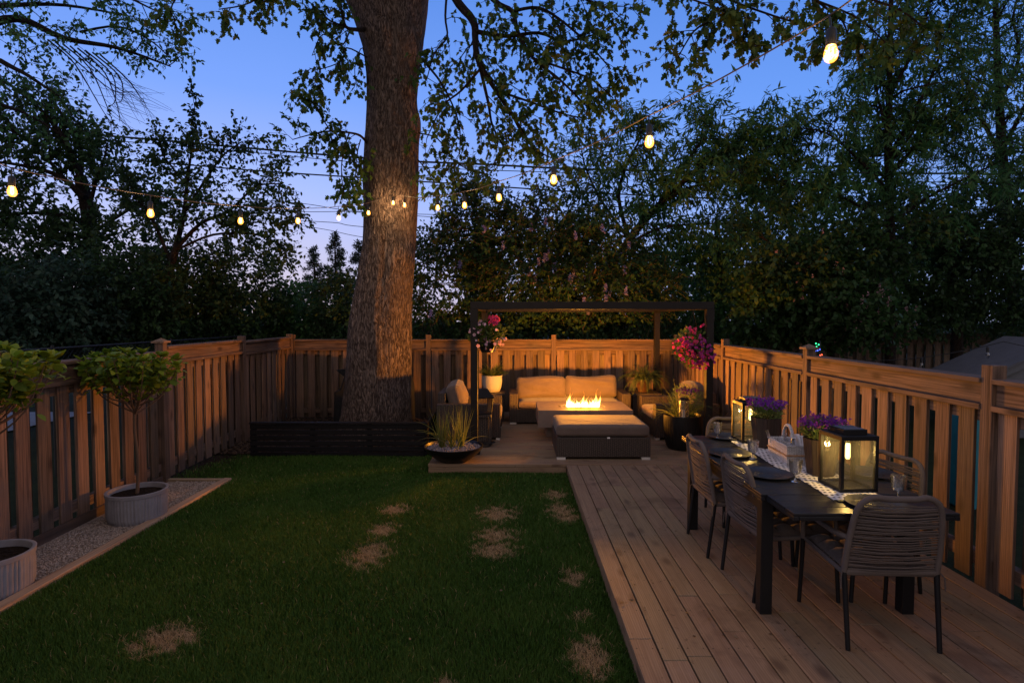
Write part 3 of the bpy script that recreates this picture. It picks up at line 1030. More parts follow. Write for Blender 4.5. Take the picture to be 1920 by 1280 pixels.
# armchairs
def armchair(label, cx, cy, rot):
    """faces local -y, 1.05 wide, .95 deep"""
    root = thing('wicker_armchair', label, 'armchair', (cx, cy, DZ), rot, None)
    W, D_ = 1.06, .95
    mb = MB(); mb.bx(-W / 2 + .15, W / 2 - .15, -D_ / 2 + .02, D_ / 2 - .13, .03, .26); mb.build('base', M['wicker'], root)
    for x in (-W / 2, W / 2 - .15):
        mb = MB(); mb.bx(x, x + .15, -D_ / 2, D_ / 2, .03, .53); mb.build('arm', M['wicker'], root, bevel=.012)
    mb = MB(); mb.bx(-W / 2 + .15, W / 2 - .15, D_ / 2 - .12, D_ / 2 - .002, .03, .68); mb.build('backrest', M['wicker'], root, bevel=.012)
    mb = MB(); mb.cushion((0, -.06, .335), (W - .31, D_ - .1, .14), .045, .015, 14); mb.build('seat_cushion', M['cushion'], root, smooth=True)
    mb = MB(); mb.cushion((0, D_ / 2 - .26, .60), (W - .34, .19, .42), .07, .06, 18, Matrix.Rotation(-.26, 3, 'X'), wr=.02); mb.build('back_cushion', M['cushion'], root, smooth=True)
    feet(root, -W / 2 + .01, W / 2 - .01, -D_ / 2 + .01, D_ / 2 - .02)
    return root
armchair('dark wicker armchair nearest the maple trunk, behind the bowl of grass', -.66, 8.90, R(90))
armchair('dark wicker armchair at the right end of the lounge, behind the tall black planter', 2.58, 8.90, R(-90))
# ottoman
root = thing('ottoman', 'long dark wicker ottoman with a taupe cushion in front of the fire table', 'ottoman', (0, 0, DZ))
ox0, ox1, oy0, oy1 = .555, 1.755, 7.2, 8.04
mb = MB(); mb.bx(ox0, ox1, oy0, oy1, .03, .285); mb.build('base', M['wicker'], root, bevel=.01)
mb = MB(); mb.cushion(((ox0 + ox1) / 2 - .005, (oy0 + oy1) / 2, .365), (ox1 - ox0 - .01, oy1 - oy0 - .01, .145), .045, .012, 18, wr=.003); mb.build('cushion', M['cushion'], root, smooth=True)
mb = MB(); mb.bx(1.20, 1.235, oy0 - .004, oy0 - .002, .272, .292); mb.build('care_tag', M['tag'], root)
feet(root, ox0 + .005, ox1 - .005, oy0 - .002, oy1)
# fire table
root = thing('fire_table', 'taupe concrete gas fire table burning in the middle of the lounge', 'fire pit', (0, 0, DZ))
fx0, fx1, fy0, fy1, fz = .37, 1.76, 8.30, 9.22, .455
sl0, sl1, sw0, sw1 = .70, 1.40, 8.62, 8.86
mb = MB()
mb.bx(fx0, sl0, fy0, fy1, .2, fz); mb.bx(sl1, fx1, fy0, fy1, .2, fz)
mb.bx(sl0, sl1, fy0, sw0, .2, fz); mb.bx(sl0, sl1, sw1, fy1, .2, fz)
mb.build('top', M['concrete'], root)
mb = MB(); mb.bx(.50, 1.63, 8.6, 8.95, 0, .2); mb.build('pedestal', M['concrete'], root, bevel=.01)
mb = MB(); mb.bx(sl0, sl1, sw0, sw1, .36, fz - .03); 
for k in range(7): mb.bx(sl0 + .03 + k * .1, sl0 + .045 + k * .1, sw0 + .005, sw1 - .005, fz - .03, fz - .012)
mb.build('burner', M['burner'], root)
g = random.Random(5)
mb = MB()
fc = (sw0 + sw1) / 2
def tongue(x, y, h, r, lean, sd):
    k = 12
    pts, rs = [], []
    for i in range(k + 1):
        t = i / k
        pts.append((x + lean * t * t + .022 * math.sin(6 * t + sd) * t, y + .012 * math.sin(5 * t + sd * 2) * t, fz - .02 + h * t))
        rs.append(max(.0008, r * (math.sin(math.pi * min(1, t * 1.1 + .22)) ** .8) * (1 - t) ** .55 + .0008))
    q = len(mb.v)
    mb.tube(pts, rs, 8)
    for i in range(q, len(mb.v)):
        v = mb.bc[i]; mb.bc[i] = (v[0], v[1], max(0, (v[2] - fz + .02) / .24))
for i in range(46):
    x = .83 + .50 * (i + g.random()) / 46
    e = abs(x - 1.08) / .25
    h = g.uniform(.07, .14) + (.06 if g.random() < .25 else 0)
    tongue(x, fc + g.uniform(-.055, .055), h, g.uniform(.014, .026), g.uniform(-.03, .03), g.uniform(0, 6))
for x, h, ln in ((.84, .30, .07), (.865, .23, .04), (.885, .17, -.02), (.91, .13, .03), (1.085, .25, -.01), (1.13, .17, .02), (1.235, .21, .04), (1.28, .29, .03), (1.31, .24, .06), (1.32, .17, .04), (1.20, .14, .03), (1.00, .12, .0)):
    tongue(x, fc + g.uniform(-.03, .03), h, .026, ln, g.uniform(0, 6))
mb.build('flame', M['flame'], root, smooth=True)
for x in (.90, 1.08, 1.27):
    lo = lamp('fire_light', (x, fc, fz + .17), FIRE_W, (1, .35, .03), .07, root)
    lo.data.use_nodes = True                       # a tall flame spreads its light: soften the peak right at the burner
    lt = lo.data.node_tree
    fo = lt.nodes.new('ShaderNodeLightFalloff'); fo.inputs['Strength'].default_value = 1; fo.inputs['Smooth'].default_value = 2.6
    lt.links.new(fo.outputs['Quadratic'], [q for q in lt.nodes if q.type == 'EMISSION'][0].inputs['Strength'])

# side tables
def side_table(label, x0, x1, y0, y1, h=.50):
    root = thing('side_table', label, 'side table', (0, 0, DZ))
    mb = MB(); mb.bx(x0, x1, y0, y1, h - .045, h); mb.build('top', M['wicker'], root, bevel=.006)
    mb = MB(); mb.bx(x0 + .02, x1 - .02, y0 + .02, y1 - .02, .02, h - .047); mb.build('base', M['wicker'], root)
    return root
side_table('dark wicker side table under the white pot', -.66, -.14, 9.82, 10.34)
side_table('dark wicker side table under the brown pot with the trailing fern', 2.06, 2.58, 9.82, 10.34)

# ================================================================== POTS AND PLANTS
def arching(n, c, r0, Lr, lean, g, up=.6, seg=7, droop=.6):
    """stalk paths leaving a crown point"""
    out_ = []
    for i in range(n):
        a = g.uniform(0, 2 * math.pi)
        L_ = g.uniform(*Lr)
        le = g.uniform(*lean)
        d = Vector((math.cos(a) * le, math.sin(a) * le, up)).normalized()
        p = Vector(c) + Vector((math.cos(a), math.sin(a), 0)) * g.uniform(0, r0)
        pts = [p.copy()]
        for k in range(seg):
            p = p + d * (L_ / seg)
            d = (d + Vector((0, 0, -droop / seg * (1 + k * .25)))).normalized()
            pts.append(p.copy())
        out_.append(pts)
    return out_
def blade_mesh(name, paths, w, mat, parent=None, g=random):
    V, S, Lp = [], [], []
    for pts in paths:
        n = len(pts)
        t = (pts[1] - pts[0]).normalized()
        s = t.cross(Vector((g.uniform(-1, 1), g.uniform(-1, 1), .3))).normalized()
        k = len(V)
        ww = w * g.uniform(.7, 1.3)
        for i, p in enumerate(pts):
            f = i / (n - 1)
            q = s * ww * (1 - f ** 2.2) * .5
            if i < n - 1: V += [p - q, p + q]
            else: V.append(p)
        for i in range(n - 2):
            Lp += [k + 2 * i, k + 2 * i + 1, k + 2 * i + 3, k + 2 * i + 2]; S.append(4)
        Lp += [k + 2 * (n - 2), k + 2 * (n - 2) + 1, k + 2 * (n - 1)]; S.append(3)
    return np_mesh(name, [tuple(v) for v in V], np.array(S), np.array(Lp), mat, parent, True)
def frond_mesh(name, paths, leaf, step, mat, parent=None, tmpl=T_NARROW, g=random, wmax=1.):
    pos, ax, nr, sz = [], [], [], []
    for pts in paths:
        tot = sum((b - a).length for a, b in zip(pts, pts[1:]))
        n = max(4, int(tot / step))
        for i in range(n):
            f = (i + .5) / n
            q = f * (len(pts) - 1); j = min(int(q), len(pts) - 2)
            p = pts[j].lerp(pts[j + 1], q - j)
            t = (pts[j + 1] - pts[j]).normalized()
            s = t.cross(Vector((0, 0, 1)))
            s = s.normalized() if s.length > 1e-4 else Vector((1, 0, 0))
            u = s.cross(t)
            for sg in (-1, 1):
                pos.append(p); ax.append(s * sg + t * .55 - u * .15); nr.append(u)
                sz.append(leaf * math.sin(math.pi * (.12 + .85 * f)) ** .7 * g.uniform(.8, 1.15))
    return leaf_mesh(name, [tuple(p) for p in pos], [tuple(p) for p in ax], [tuple(p) for p in nr], sz, tmpl, mat, parent, .1, .2)
g = random.Random(2)
# fern in the white pot
root = thing('potted_fern', 'upright fern in a white textured pot on the side table left of the sofa', 'potted plant', (-.375, 10.08, DZ + .50))
prof = [(.115, 0), (.135, .01), (.165, .08), (.178, .17), (.18, .28), (.18, .295), (.165, .295), (.16, .25), (.0, .25)]
mb = MB(); mb.lathe(prof, n=48)
def mat_herring():
    b = NB('white_herringbone')
    v = b.n('SeparateXYZ'); b.l(b.obj(), v.inputs[0])
    a = b.math('ARCTAN2', v.outputs[1], v.outputs[0])
    u = b.math('MULTIPLY', a, 14 / math.pi)
    tri = b.math('ABSOLUTE', b.math('SUBTRACT', b.math('FRACT', u), .5))
    h = b.math('SINE', b.math('MULTIPLY', b.math('ADD', b.math('MULTIPLY', v.outputs[2], 42), b.math('MULTIPLY', tri, 2.2)), 6.28))
    c = b.mix(b.mapr(h, -1, 1), (.34, .32, .30), (.50, .48, .46))
    return b.pbr(c, .5, bump=b.bump(h, .5, .006))
mb.build('pot', mat_herring(), root, smooth=True)
mb = MB(); mb.lathe([(.0, .262), (.158, .262)], n=32, cap=False); mb.build('soil', M['soil'], root)
frond_mesh('fronds', arching(64, (0, 0, .26), .07, (.22, .40), (.25, 1.1), g, .9, 7, .95), .045, .013, M['lf_fern'], root, g=g)
# fern on the right table
root = thing('potted_fern', 'bushy trailing fern in a brown pot on the side table right of the sofa', 'potted plant', (2.31, 10.08, DZ + .50))
mb = MB(); mb.lathe([(.085, 0), (.09, .004), (.115, .19), (.125, .195), (.125, .225), (.112, .225), (.108, .2), (0, .2)], n=36); mb.build('pot', M['brown_pot'], root, smooth=True)
frond_mesh('fronds', arching(85, (0, 0, .2), .05, (.32, .60), (.35, 1.5), g, .9, 8, 1.25) +
           arching(16, (.05, -.02, .2), .05, (.5, .72), (1.0, 1.8), g, .8, 8, 1.5), .042, .014, M['lf_fern'], root, g=g)
# low bowl of grass
c = PZ(852, 862, DZ)
bowl = thing('bowl_planter', 'wide shallow black bowl of grey pebbles and upright grass on the deck corner', 'planter', (c.x - .005, c.y - .03, DZ))
mb = MB()
mb.lathe([(.15, 0), (.17, .0), (.22, .03), (.31, .10), (.365, .165), (.375, .195), (.362, .198), (.345, .165), (.0, .155)], n=64)
mb.build('bowl', M['black_pot'], bowl, smooth=True)
pp = pebbles('pebbles', 900, lambda g, n: np.sqrt(g.random(n)) * .335 * np.cos(np.arange(n) * 2.39996), lambda g, n: np.sqrt(np.random.default_rng(11).random(n)) * .335 * np.sin(np.arange(n) * 2.39996), .168, .012, .024, M['river'])
stuff(pp); pp.parent = bowl
paths = []
for cx_, n_ in ((-.15, 42), (-.02, 28), (.10, 50)):
    paths += arching(n_, (cx_, random.uniform(-.04, .05), .16), .03, (.25, .62), (.05, .38), g, .95, 7, .22)
paths += arching(22, (0, 0, .16), .14, (.35, .62), (.5, 1.1), g, .9, 8, .75)
blade_mesh('grass_blades', paths, .009, M['lf_grass'], bowl, g)
# cable coil beside it
mb = MB()
cc = PZ(907, 836, DZ)
for k in range(4):
    r = .085 + .012 * k
    mb.tube([(cc.x + math.cos(a) * r * 1.1 + .01 * k, cc.y + math.sin(a) * r + .008 * k, DZ + .008 + .012 * k + .02 * max(0, math.sin(a + k))) for a in np.linspace(0, 6.28, 40)], .0055, 6)
tag(mb.build('cable_coil', M['black_cord'], smooth=True), 'loose coil of thin black cable on the deck beside the grass bowl', 'cable')
# tall black ribbed planter
c = PZ(1285, 846, DZ)
root = thing('ribbed_planter', 'tall black ribbed planter with long grass and purple flowers by the right armchair', 'planter', (2.36, 7.86, DZ))
mb = MB(); mb.lathe([(.185, 0), (.20, .0), (.222, .04), (.246, .15), (.258, .28), (.262, .44), (.262, .47), (.24, .47), (.236, .42), (0, .42)], n=192, ribs=(76, .007, 2, 5)); mb.build('pot', M['black_pot'], root, smooth=True)
mb = MB(); mb.lathe([(0, .432), (.234, .432)], n=32, cap=False); mb.build('soil', M['soil'], root)
blade_mesh('grass_blades', arching(46, (-.06, -.06, .43), .10, (.35, .62), (.08, .6), g, .95, 8, .5) + arching(26, (-.02, -.05, .43), .12, (.5, .75), (.6, 1.4), g, .9, 9, 1.1), .0085, M['lf_grass'], root, g)
def clump(n, c, rad, g, squash=.8):
    o_ = []
    for i in range(n):
        v = Vector((g.gauss(0, 1), g.gauss(0, 1), g.gauss(0, 1))).normalized() * rad * g.random() ** .4
        o_.append(Vector(c) + Vector((v.x, v.y, v.z * squash)))
    return o_
def leaves_at(name, pts, size, tmpl, mat, parent, g, c=None, up=.4, fold=.15, curl=.2):
    ax, nr = [], []
    for p in pts:
        d = Vector((g.gauss(0, 1), g.gauss(0, 1), g.gauss(0, 1))).normalized()
        if c is not None: d = d * .6 + (p - Vector(c)).normalized()
        d.z += up * g.uniform(-.2, 1)
        ax.append(tuple(d)); nr.append((g.gauss(0, .6), g.gauss(0, .6) - .3, 1))
    return leaf_mesh(name, [tuple(p) for p in pts], ax, nr, [size * g.uniform(.6, 1.25) for _ in pts], tmpl, mat, parent, fold, curl)
def petals(name, centers, size, mat, parent, g, k=5, face=(0, -1, .35), spread=.7):
    pos, ax, nr, sz = [], [], [], []
    for c_ in centers:
        f = (Vector(face) + Vector((g.gauss(0, 1), g.gauss(0, 1), g.gauss(0, 1))) * spread * .6).normalized()
        s = f.orthogonal().normalized(); t = f.cross(s)
        s_ = size * g.uniform(.75, 1.2)
        a0 = g.uniform(0, 6)
        for j in range(k):
            a = a0 + 2 * math.pi * j / k
            d = s * math.cos(a) + t * math.sin(a)
            pos.append(tuple(Vector(c_) + f * .003)); ax.append(tuple(d + f * .35)); nr.append(tuple(f - d * .3)); sz.append(s_)
    return stuff(leaf_mesh(name, pos, ax, nr, sz, T_PETAL, mat, parent, .1, .25))
cen = (.06, .04, .66)
leaves_at('foliage', clump(1600, cen, .245, g, .9), .045, T_NARROW, M['lf_lav'], root, g, cen)
petals('purple_flower', clump(60, (cen[0], cen[1] - .02, cen[2] + .14), .15, g, .35), .016, M['purple'], root, g)
# garden lantern standing in that planter
root = thing('candle_lantern', 'slatted metal lantern half hidden in the grass of the tall black planter', 'lantern', (2.32, 7.70, DZ + .43))
mb = MB(); mb.lathe([(.0, 0), (.068, 0), (.068, .012), (0, .012)], n=28); mb.lathe([(.0, .265), (.072, .265), (.06, .29), (.02, .30), (0, .30)], n=28); mb.build('lid_and_base', M['metal'], root)
mb = MB()
for k in range(16):
    a = 2 * math.pi * k / 16
    mb.box((math.cos(a) * .062, math.sin(a) * .062, .14), (.012, .005, .25), 2, Matrix.Rotation(a + math.pi / 2, 3, 'Z'))
mb.build('slats', M['steel'], root)
mb = MB(); mb.lathe([(.0, .02), (.028, .02), (.028, .13), (0, .135)], n=16); mb.build('candle', M['white_pot'], root)

# black lantern on a dark stand by the left armchair
lx, ly = P(905, 800, 8.1).x, 8.1
root = thing('plant_stand', 'dark wicker stool standing beside the left armchair', 'stool', (lx, ly, DZ))
mb = MB(); mb.bx(-.125, .125, -.125, .125, .40, .44); mb.build('seat', M['wicker'], root, bevel=.005)
for x in (-.11, .11):
    for y in (-.11, .11):
        mb = MB(); mb.bx(x - .015, x + .015, y - .015, y + .015, 0, .40); mb.build('leg', M['wicker'], root)
mb = MB(); mb.bx(-.09, .09, -.09, .09, .05, .398); mb.build('panel', M['wicker'], root)
root = thing('metal_lantern', 'large black pitched roof lantern on the stool by the left armchair', 'lantern', (lx, ly, DZ + .44), R(18))
mb = MB(); mb.box((0, 0, .01), (.22, .22, .02)); 
for x in (-.10, .10):
    for y in (-.10, .10):
        mb.bar((x, y, .02), (x * 1.18, y * 1.18, .235), .014)
mb.box((0, 0, .24), (.26, .26, .016))
mb.build('frame', M['metal'], root)
mb = MB(); h = .13
mb.add([(-h, -h, .25), (h, -h, .25), (h, h, .25), (-h, h, .25), (-.06, -.06, .36), (.06, -.06, .36), (.06, .06, .36), (-.06, .06, .36)],
       [(0, 1, 5, 4), (1, 2, 6, 5), (2, 3, 7, 6), (3, 0, 4, 7), (4, 5, 6, 7), (3, 2, 1, 0)]); mb.build('roof', M['metal'], root)
mb = MB(); mb.box((.109, 0, .127), (.008, .19, .20), 2, Matrix.Rotation(R(5), 3, 'Y')); mb.build('side_panel', M['amber_wood_firelight'], root)  # black inner side coloured amber: painted glow of the fire on it
mb = MB(); mb.tube([(.13 + .035 * (1 - math.cos(a)), .02 * math.sin(2 * a), .25 + .05 * math.sin(a) - .03) for a in np.linspace(-1.6, 1.6, 14)], .004, 6); mb.build('handle', M['cord'], root, smooth=True)

# hanging baskets
def basket(label, c, pot_r, pot_h, mat, cols, spread, g, hang):
    root = thing('hanging_basket', label, 'hanging basket', c)
    mb = MB(); mb.lathe([(pot_r * .6, -pot_h), (pot_r, 0), (pot_r * 1.05, 0), (pot_r * 1.0, -.02), (0, -.03)], n=32); mb.build('pot', M[mat], root, smooth=True)
    mb = MB()
    for k in range(3):
        a = 2 * math.pi * k / 3 + .4
        mb.tube([(math.cos(a) * pot_r, math.sin(a) * pot_r, 0), (0, 0, hang)], .0025, 5)
    mb.tube([(0, 0, hang), (0, 0, hang + .07)], .003, 5)
    mb.build('hanger', M['black_cord'], root)
    cc_ = (0, 0, spread[3])
    pts = clump(spread[4], cc_, spread[0], g, spread[1])
    leaves_at('foliage', pts, .062, T_BROAD, M['lf_basket'], root, g, (0, 0, -.05), up=.2)
    for nm, m_, n_, cen_, rad, sz in cols:
        petals(nm, clump(n_, cen_, rad, g, .8), sz, M[m_], root, g)
    return root
bl = P(913, 642, 7.66)
basket('hanging basket of pale pink petunias with red geraniums on the left pergola post', bl, .125, .13, 'plastic',
       [('petunia_flower', 'pale_bloom', 26, (-.03, -.08, .08), .25, .021), ('geranium_flower', 'pink_bloom', 44, (.09, -.06, .30), .085, .020),
        ('pink_flower', 'pale_bloom', 14, (-.10, -.08, .22), .09, .020), ('trailing_flower', 'pale_bloom', 12, (.2, -.03, .02), .09, .020)],
       (.24, .75, 0, .10, 620), g, PT - .1 - bl.z)
bp_ = MB(); bp_.box((0, 0, 0), (.03, .10, .16), 2, Matrix.Rotation(R(18), 3, 'Y'))
root_b = [o for o in bpy.data.objects if o.name.startswith('hanging_basket')][-1]
q = bp_.build('wooden_hook_plate', M['amber_wood_firelight'], root_b); q.location = (.125, -.08, -.04)
br = P(1299, 648, 7.66)
basket('hanging basket overflowing with magenta petunias on the right pergola post', br, .125, .13, 'plastic',
       [('petunia_flower', 'magenta_bloom', 135, (-.01, -.10, -.03), .26, .021), ('trailing_flower', 'magenta_bloom', 110, (.08, -.08, -.15), .20, .021), ('pink_flower', 'pink_bloom', 40, (-.12, -.08, .0), .2, .02),
        ('geranium_flower', 'pink_bloom', 24, (-.04, -.04, .20), .09, .017), ('red_flower', 'pink_bloom', 8, (.12, -.02, .26), .04, .017)],
       (.25, .95, 0, -.02, 620), g, PT - .1 - br.z)

# leaning board against the right fence
a_ = P(1345, 822, 7.6); 
mb = MB()
q0, q1 = Vector((2.70, 7.75, DZ + .01)), Vector((3.06, 7.62, DZ + .62))
mb.bar(q0, q1, .03, .17)
tag(mb.build('loose_board', M['brown_wood'], bevel=.003), 'dark brown board leaning on the right fence beside the pergola post', 'board')

# shrubs on a single stem in low ribbed tubs
def standard_shrub(label, tub_label, x, y, s, crown_z, crown_r, seed, h0):
    g = random.Random(seed)
    root = thing('ribbed_tub', tub_label, 'planter', (x, y, .012)); root.scale = (.83, .83, .94)
    mb = MB(); mb.lathe([(.275, 0), (.285, .005), (.298, .06), (.302, .2), (.302, .262), (.312, .266), (.315, .298), (.30, .303), (.285, .298), (.28, .25), (0, .245)], n=176, ribs=(54, .017, 2, 3)); mb.build('pot', M['grey_pot'], root, smooth=True)
    mb = MB(); mb.lathe([(0, .258), (.279, .25)], n=40, cap=False); mb.build('soil', M['soil'], root)
    root = thing('standard_shrub', label, 'shrub', (x, y, .26))
    zb = h0
    mb = MB()
    mb.tube(smooth_path([(0, 0, -.02), (.012, .01, .3), (-.008, 0, .6), (.005, 0, zb)]), [.017, .016, .016, .015, .015, .015, .014, .014, .014, .014, .014, .013, .013], 8)
    mb.build('trunk', M['stem'], root, smooth=True)
    mb = MB()
    tips = []
    for i in range(26):
        a = 2.39996 * i; r = crown_r * math.sqrt((i + .5) / 26)
        tip = Vector((math.cos(a) * r, math.sin(a) * r, crown_z - .06 * (r / crown_r) ** 2 + g.uniform(-.09, .05)))
        base = Vector((0, 0, zb - g.uniform(0, .16)))
        mid = base.lerp(tip, .5) + Vector((math.cos(a) * r * .14, math.sin(a) * r * .14, -.07))
        pth = smooth_path([base, mid, tip], 4)
        mb.tube(pth, [.008 - .005 * k / 8 for k in range(9)], 5)
        tips.append((pth, tip, a))
        if i % 2:
            m2 = pth[4]; e2 = m2 + Vector((g.uniform(-.1, .1), g.uniform(-.1, .1), g.uniform(.1, .25)))
            mb.tube([m2, e2], [.005, .002], 5); tips.append(([m2, m2.lerp(e2, .5), e2], e2, a + .5))
    mb.build('branches', M['stem'], root, smooth=True)
    pos, ax, nr, sz = [], [], [], []
    for pth, tip, a in tips:
        L_ = len(pth)
        for k in range(30):
            f = g.random() ** .22
            q_ = f * (L_ - 1) * .999; j = int(q_)
            p = pth[j].lerp(pth[j + 1], q_ - j) + Vector((g.gauss(0, .035), g.gauss(0, .035), g.gauss(0, .03)))
            if p.z < zb + .02 and g.random() < .8: continue
            b_ = g.uniform(0, 6.28)
            pos.append(tuple(p)); ax.append((math.cos(b_), math.sin(b_), g.uniform(-.7, .6))); nr.append((g.gauss(0, .55), g.gauss(0, .55), 1)); sz.append(g.uniform(.035, .09) * s)
        for k in range(9):                          # upright young leaves at the tip
            b_ = g.uniform(0, 6.28)
            pos.append(tuple(tip + Vector((0, 0, .01)))); ax.append((math.cos(b_) * .7, math.sin(b_) * .7, g.uniform(.5, 1.3))); nr.append((math.cos(b_) * -.6, math.sin(b_) * -.6, .8)); sz.append(g.uniform(.06, .10) * s)
    leaf_mesh('foliage', pos, ax, nr, sz, T_OVAL, M['lf_hyd'], root, .14, .22)
    return root
standard_shrub('leafy yellow green shrub on a thin stem in the far ribbed tub', 'grey ribbed tub standing on the gravel in the middle of the fence', -3.60, 5.38, 1, 1.32, .43, 4, .90)
standard_shrub('leafy yellow green shrub cut by the frame edge above the nearest tub', 'nearest grey ribbed tub on the gravel, cut by the frame edge', -3.66, 3.90, 1.05, 1.42, .45, 9, .95)
# ================================================================== DINING
TZ = DZ + .74
TX0, TX1, TYN, TYF = 1.50, 2.45, 3.06, 5.13
root = thing('dining_table', 'long black metal dining table with extension leaves on the deck', 'dining table')
def slat_top(x0, x1, y0, y1, n):
    mb = MB(); d = (y1 - y0) / n
    for k in range(n):
        mb.bx(x0, x1, y0 + k * d + .002, y0 + (k + 1) * d - .002, TZ - .018, TZ, 0)
    mb.bx(x0 - .0, x0 + .028, y0, y1, TZ - .04, TZ - .0185, 1); mb.bx(x1 - .028, x1, y0, y1, TZ - .04, TZ - .0185, 1)
    mb.bx(x0 + .03, x1 - .03, y0, y0 + .025, TZ - .04, TZ - .0185, 0); mb.bx(x0 + .03, x1 - .03, y1 - .025, y1, TZ - .04, TZ - .0185, 0)
    return mb
slat_top(TX0, TX1, 3.40, 4.86, 10).build('tabletop', M['tabletop'], root, bevel=.003)
slat_top(TX0 + .03, TX1 - .015, TYN, 3.392, 3).build('extension_leaf', M['tabletop'], root, bevel=.003)
slat_top(TX0 + .03, TX1 - .015, 4.868, TYF, 2).build('extension_leaf', M['tabletop'], root, bevel=.003)
mb = MB()
for x in (TX0 + .015, TX1 - .05): mb.bx(x, x + .035, 3.47, 4.80, TZ - .11, TZ - .042, 1)
for y in (3.405, 4.82): mb.bx(TX0 + .09, TX1 - .09, y, y + .035, TZ - .11, TZ - .042, 0)
mb.build('apron', M['metal'], root)
for x in (TX0 + .005, TX1 - .08):
    for y in (3.40, 4.79):
        mb = MB(); mb.bx(x, x + .072, y, y + .072, DZ, TZ - .042); mb.build('leg', M['metal'], root, bevel=.004)

# rope chairs. Local: faces +y, origin on the floor under the seat centre
def rope_chair():
    root = thing('rope_chair', 'tmp', 'dining chair')
    bw, tw = .245, .208
    yb, yt = -.225, -.30
    zb, zt = .415, .83
    def back(t, s):          # point on the side of the back, t from bottom to top
        return Vector((s * (bw + (tw - bw) * t + .012 * math.sin(math.pi * t)), yb + (yt - yb) * t, zb + (zt - zb) * t))
    top = Vector((0, yt - .005, zt + .02))
    pts = [back(0, -1), back(.3, -1), back(.6, -1), back(.85, -1), Vector((-tw + .02, yt, zt - .005)), Vector((-tw + .075, yt - .004, zt + .02)), Vector((-.07, yt - .012, zt + .014)), Vector((.07, yt - .012, zt + .014)),
           Vector((tw - .075, yt - .004, zt + .02)), Vector((tw - .02, yt, zt - .005)), back(.85, 1), back(.6, 1), back(.3, 1), back(0, 1)]
    mb = MB(); mb.tube(smooth_path(pts, 4), .0165, 10); mb.tube([back(0, -1), back(0, 1)], .016, 10)
    mb.build('back_frame', M['rope'], root, smooth=True)
    mb = MB(); rr = random.Random(3)
    n = 27
    for k in range(n):
        t = .03 + .90 * (k + .5) / n
        dz = rr.uniform(-.005, .005); dz2 = rr.uniform(-.005, .005); sg = rr.uniform(0, .012)
        a, b = back(t, -1), back(t, 1)
        mb.tube([a + Vector((0, 0, dz)), a.lerp(b, .33) + Vector((0, -.016, dz * .5 - sg)), a.lerp(b, .66) + Vector((0, -.016, dz2 * .5 - sg)), b + Vector((0, 0, dz2))], .0042, 5)
        if rr.random() < .55:
            mb.tube([a + Vector((0, .008, dz + .006)), a.lerp(b, .5) + Vector((0, .0, rr.uniform(-.012, .012))), b + Vector((0, .008, dz2 + .006))], .0038, 5)
    mb.build('back_ropes', M['rope'], root, smooth=True)
    for s in (-1, 1):
        mb = MB(); a = back(.48, s)
        mb.tube(smooth_path([a, a + Vector((s * .03, .10, -.005)), Vector((s * .270, .06, .605)), Vector((s * .270, .18, .575)), Vector((s * .265, .232, .52)), Vector((s * .258, .235, .42))], 4), .0155, 9)
        mb.build('arm', M['rope'], root, smooth=True)
    mb = MB()
    mb.tube([(-.245, -.225, .405), (-.25, .235, .42), (.25, .235, .42), (.245, -.225, .405), (-.245, -.225, .405)], .014, 8)
    for k in range(12):
        y = -.2 + .42 * k / 11
        mb.tube([(-.245, y, .412), (.245, y, .412)], .005, 5)
    mb.build('seat', M['rope'], root, smooth=True)
    for s in (-1, 1):
        mb = MB(); mb.tube([back(.02, s) + Vector((0, 0, -.01)), (s * .240, -.275, 0)], [.0145, .0125], 10); mb.build('leg', M['metal'], root, smooth=True)
        mb = MB(); mb.tube([(s * .258, .235, .43), (s * .265, .262, 0)], [.0145, .0125], 10); mb.build('leg', M['metal'], root, smooth=True)
    # tufted pad: a grid pulled down at its buttons
    mb = MB(); n = 24; W, D_ = .46, .46
    def hz(u, v):
        e = (1 - abs(2 * u - 1) ** 6) * (1 - abs(2 * v - 1) ** 6)
        b = abs(math.sin(math.pi * u * 4)) * abs(math.sin(math.pi * v * 4))
        return .428 + (.016 + .032 * b ** .5) * e ** .6
    vs = []
    for j in range(n + 1):
        for i in range(n + 1):
            u, v = i / n, j / n
            vs.append((W * (u - .5), D_ * (v - .5) + .01, hz(u, v)))
    for j in range(n + 1):
        for i in range(n + 1):
            vs.append((W * (i / n - .5), D_ * (j / n - .5) + .01, .419))
    q = (n + 1) ** 2
    fs = [(j * (n + 1) + i, j * (n + 1) + i + 1, (j + 1) * (n + 1) + i + 1, (j + 1) * (n + 1) + i) for j in range(n) for i in range(n)]
    fs += [tuple(k + q for k in reversed(f)) for f in fs]
    for i in range(n):
        for a, b in ((i, i + 1), (n * (n + 1) + i + 1, n * (n + 1) + i), ((i + 1) * (n + 1), i * (n + 1)), (i * (n + 1) + n, (i + 1) * (n + 1) + n)):
            fs.append((b, a, a + q, b + q))
    mb.add(vs, fs).build('seat_pad', M['seat_pad'], root, smooth=True)
    mb = MB()
    for s in (-1, 1): mb.tube([(s * .25, -.22, .43), (s * .272, -.25, .40), (s * .275, -.255, .33)], .004, 5)
    mb.build('pad_ties', M['seat_pad'], root)
    return root
ch0 = rope_chair()
CH = [('taupe rope armchair at the far end of the table, by the tall black planter', 2.08, 5.10, 180, True),
      ('taupe rope armchair on the lawn side of the table, farther from the camera', 1.74, 4.46, -90, False),
      ('taupe rope armchair on the lawn side of the table, next to the front table leg', 1.79, 3.80, -90 + 3, False),
      ('taupe rope armchair seen from behind at the near end of the table', 2.075, 3.29, -3, False),
      ('taupe rope armchair between the table and the right fence', 2.36, 3.86, 90 + 10, True)]
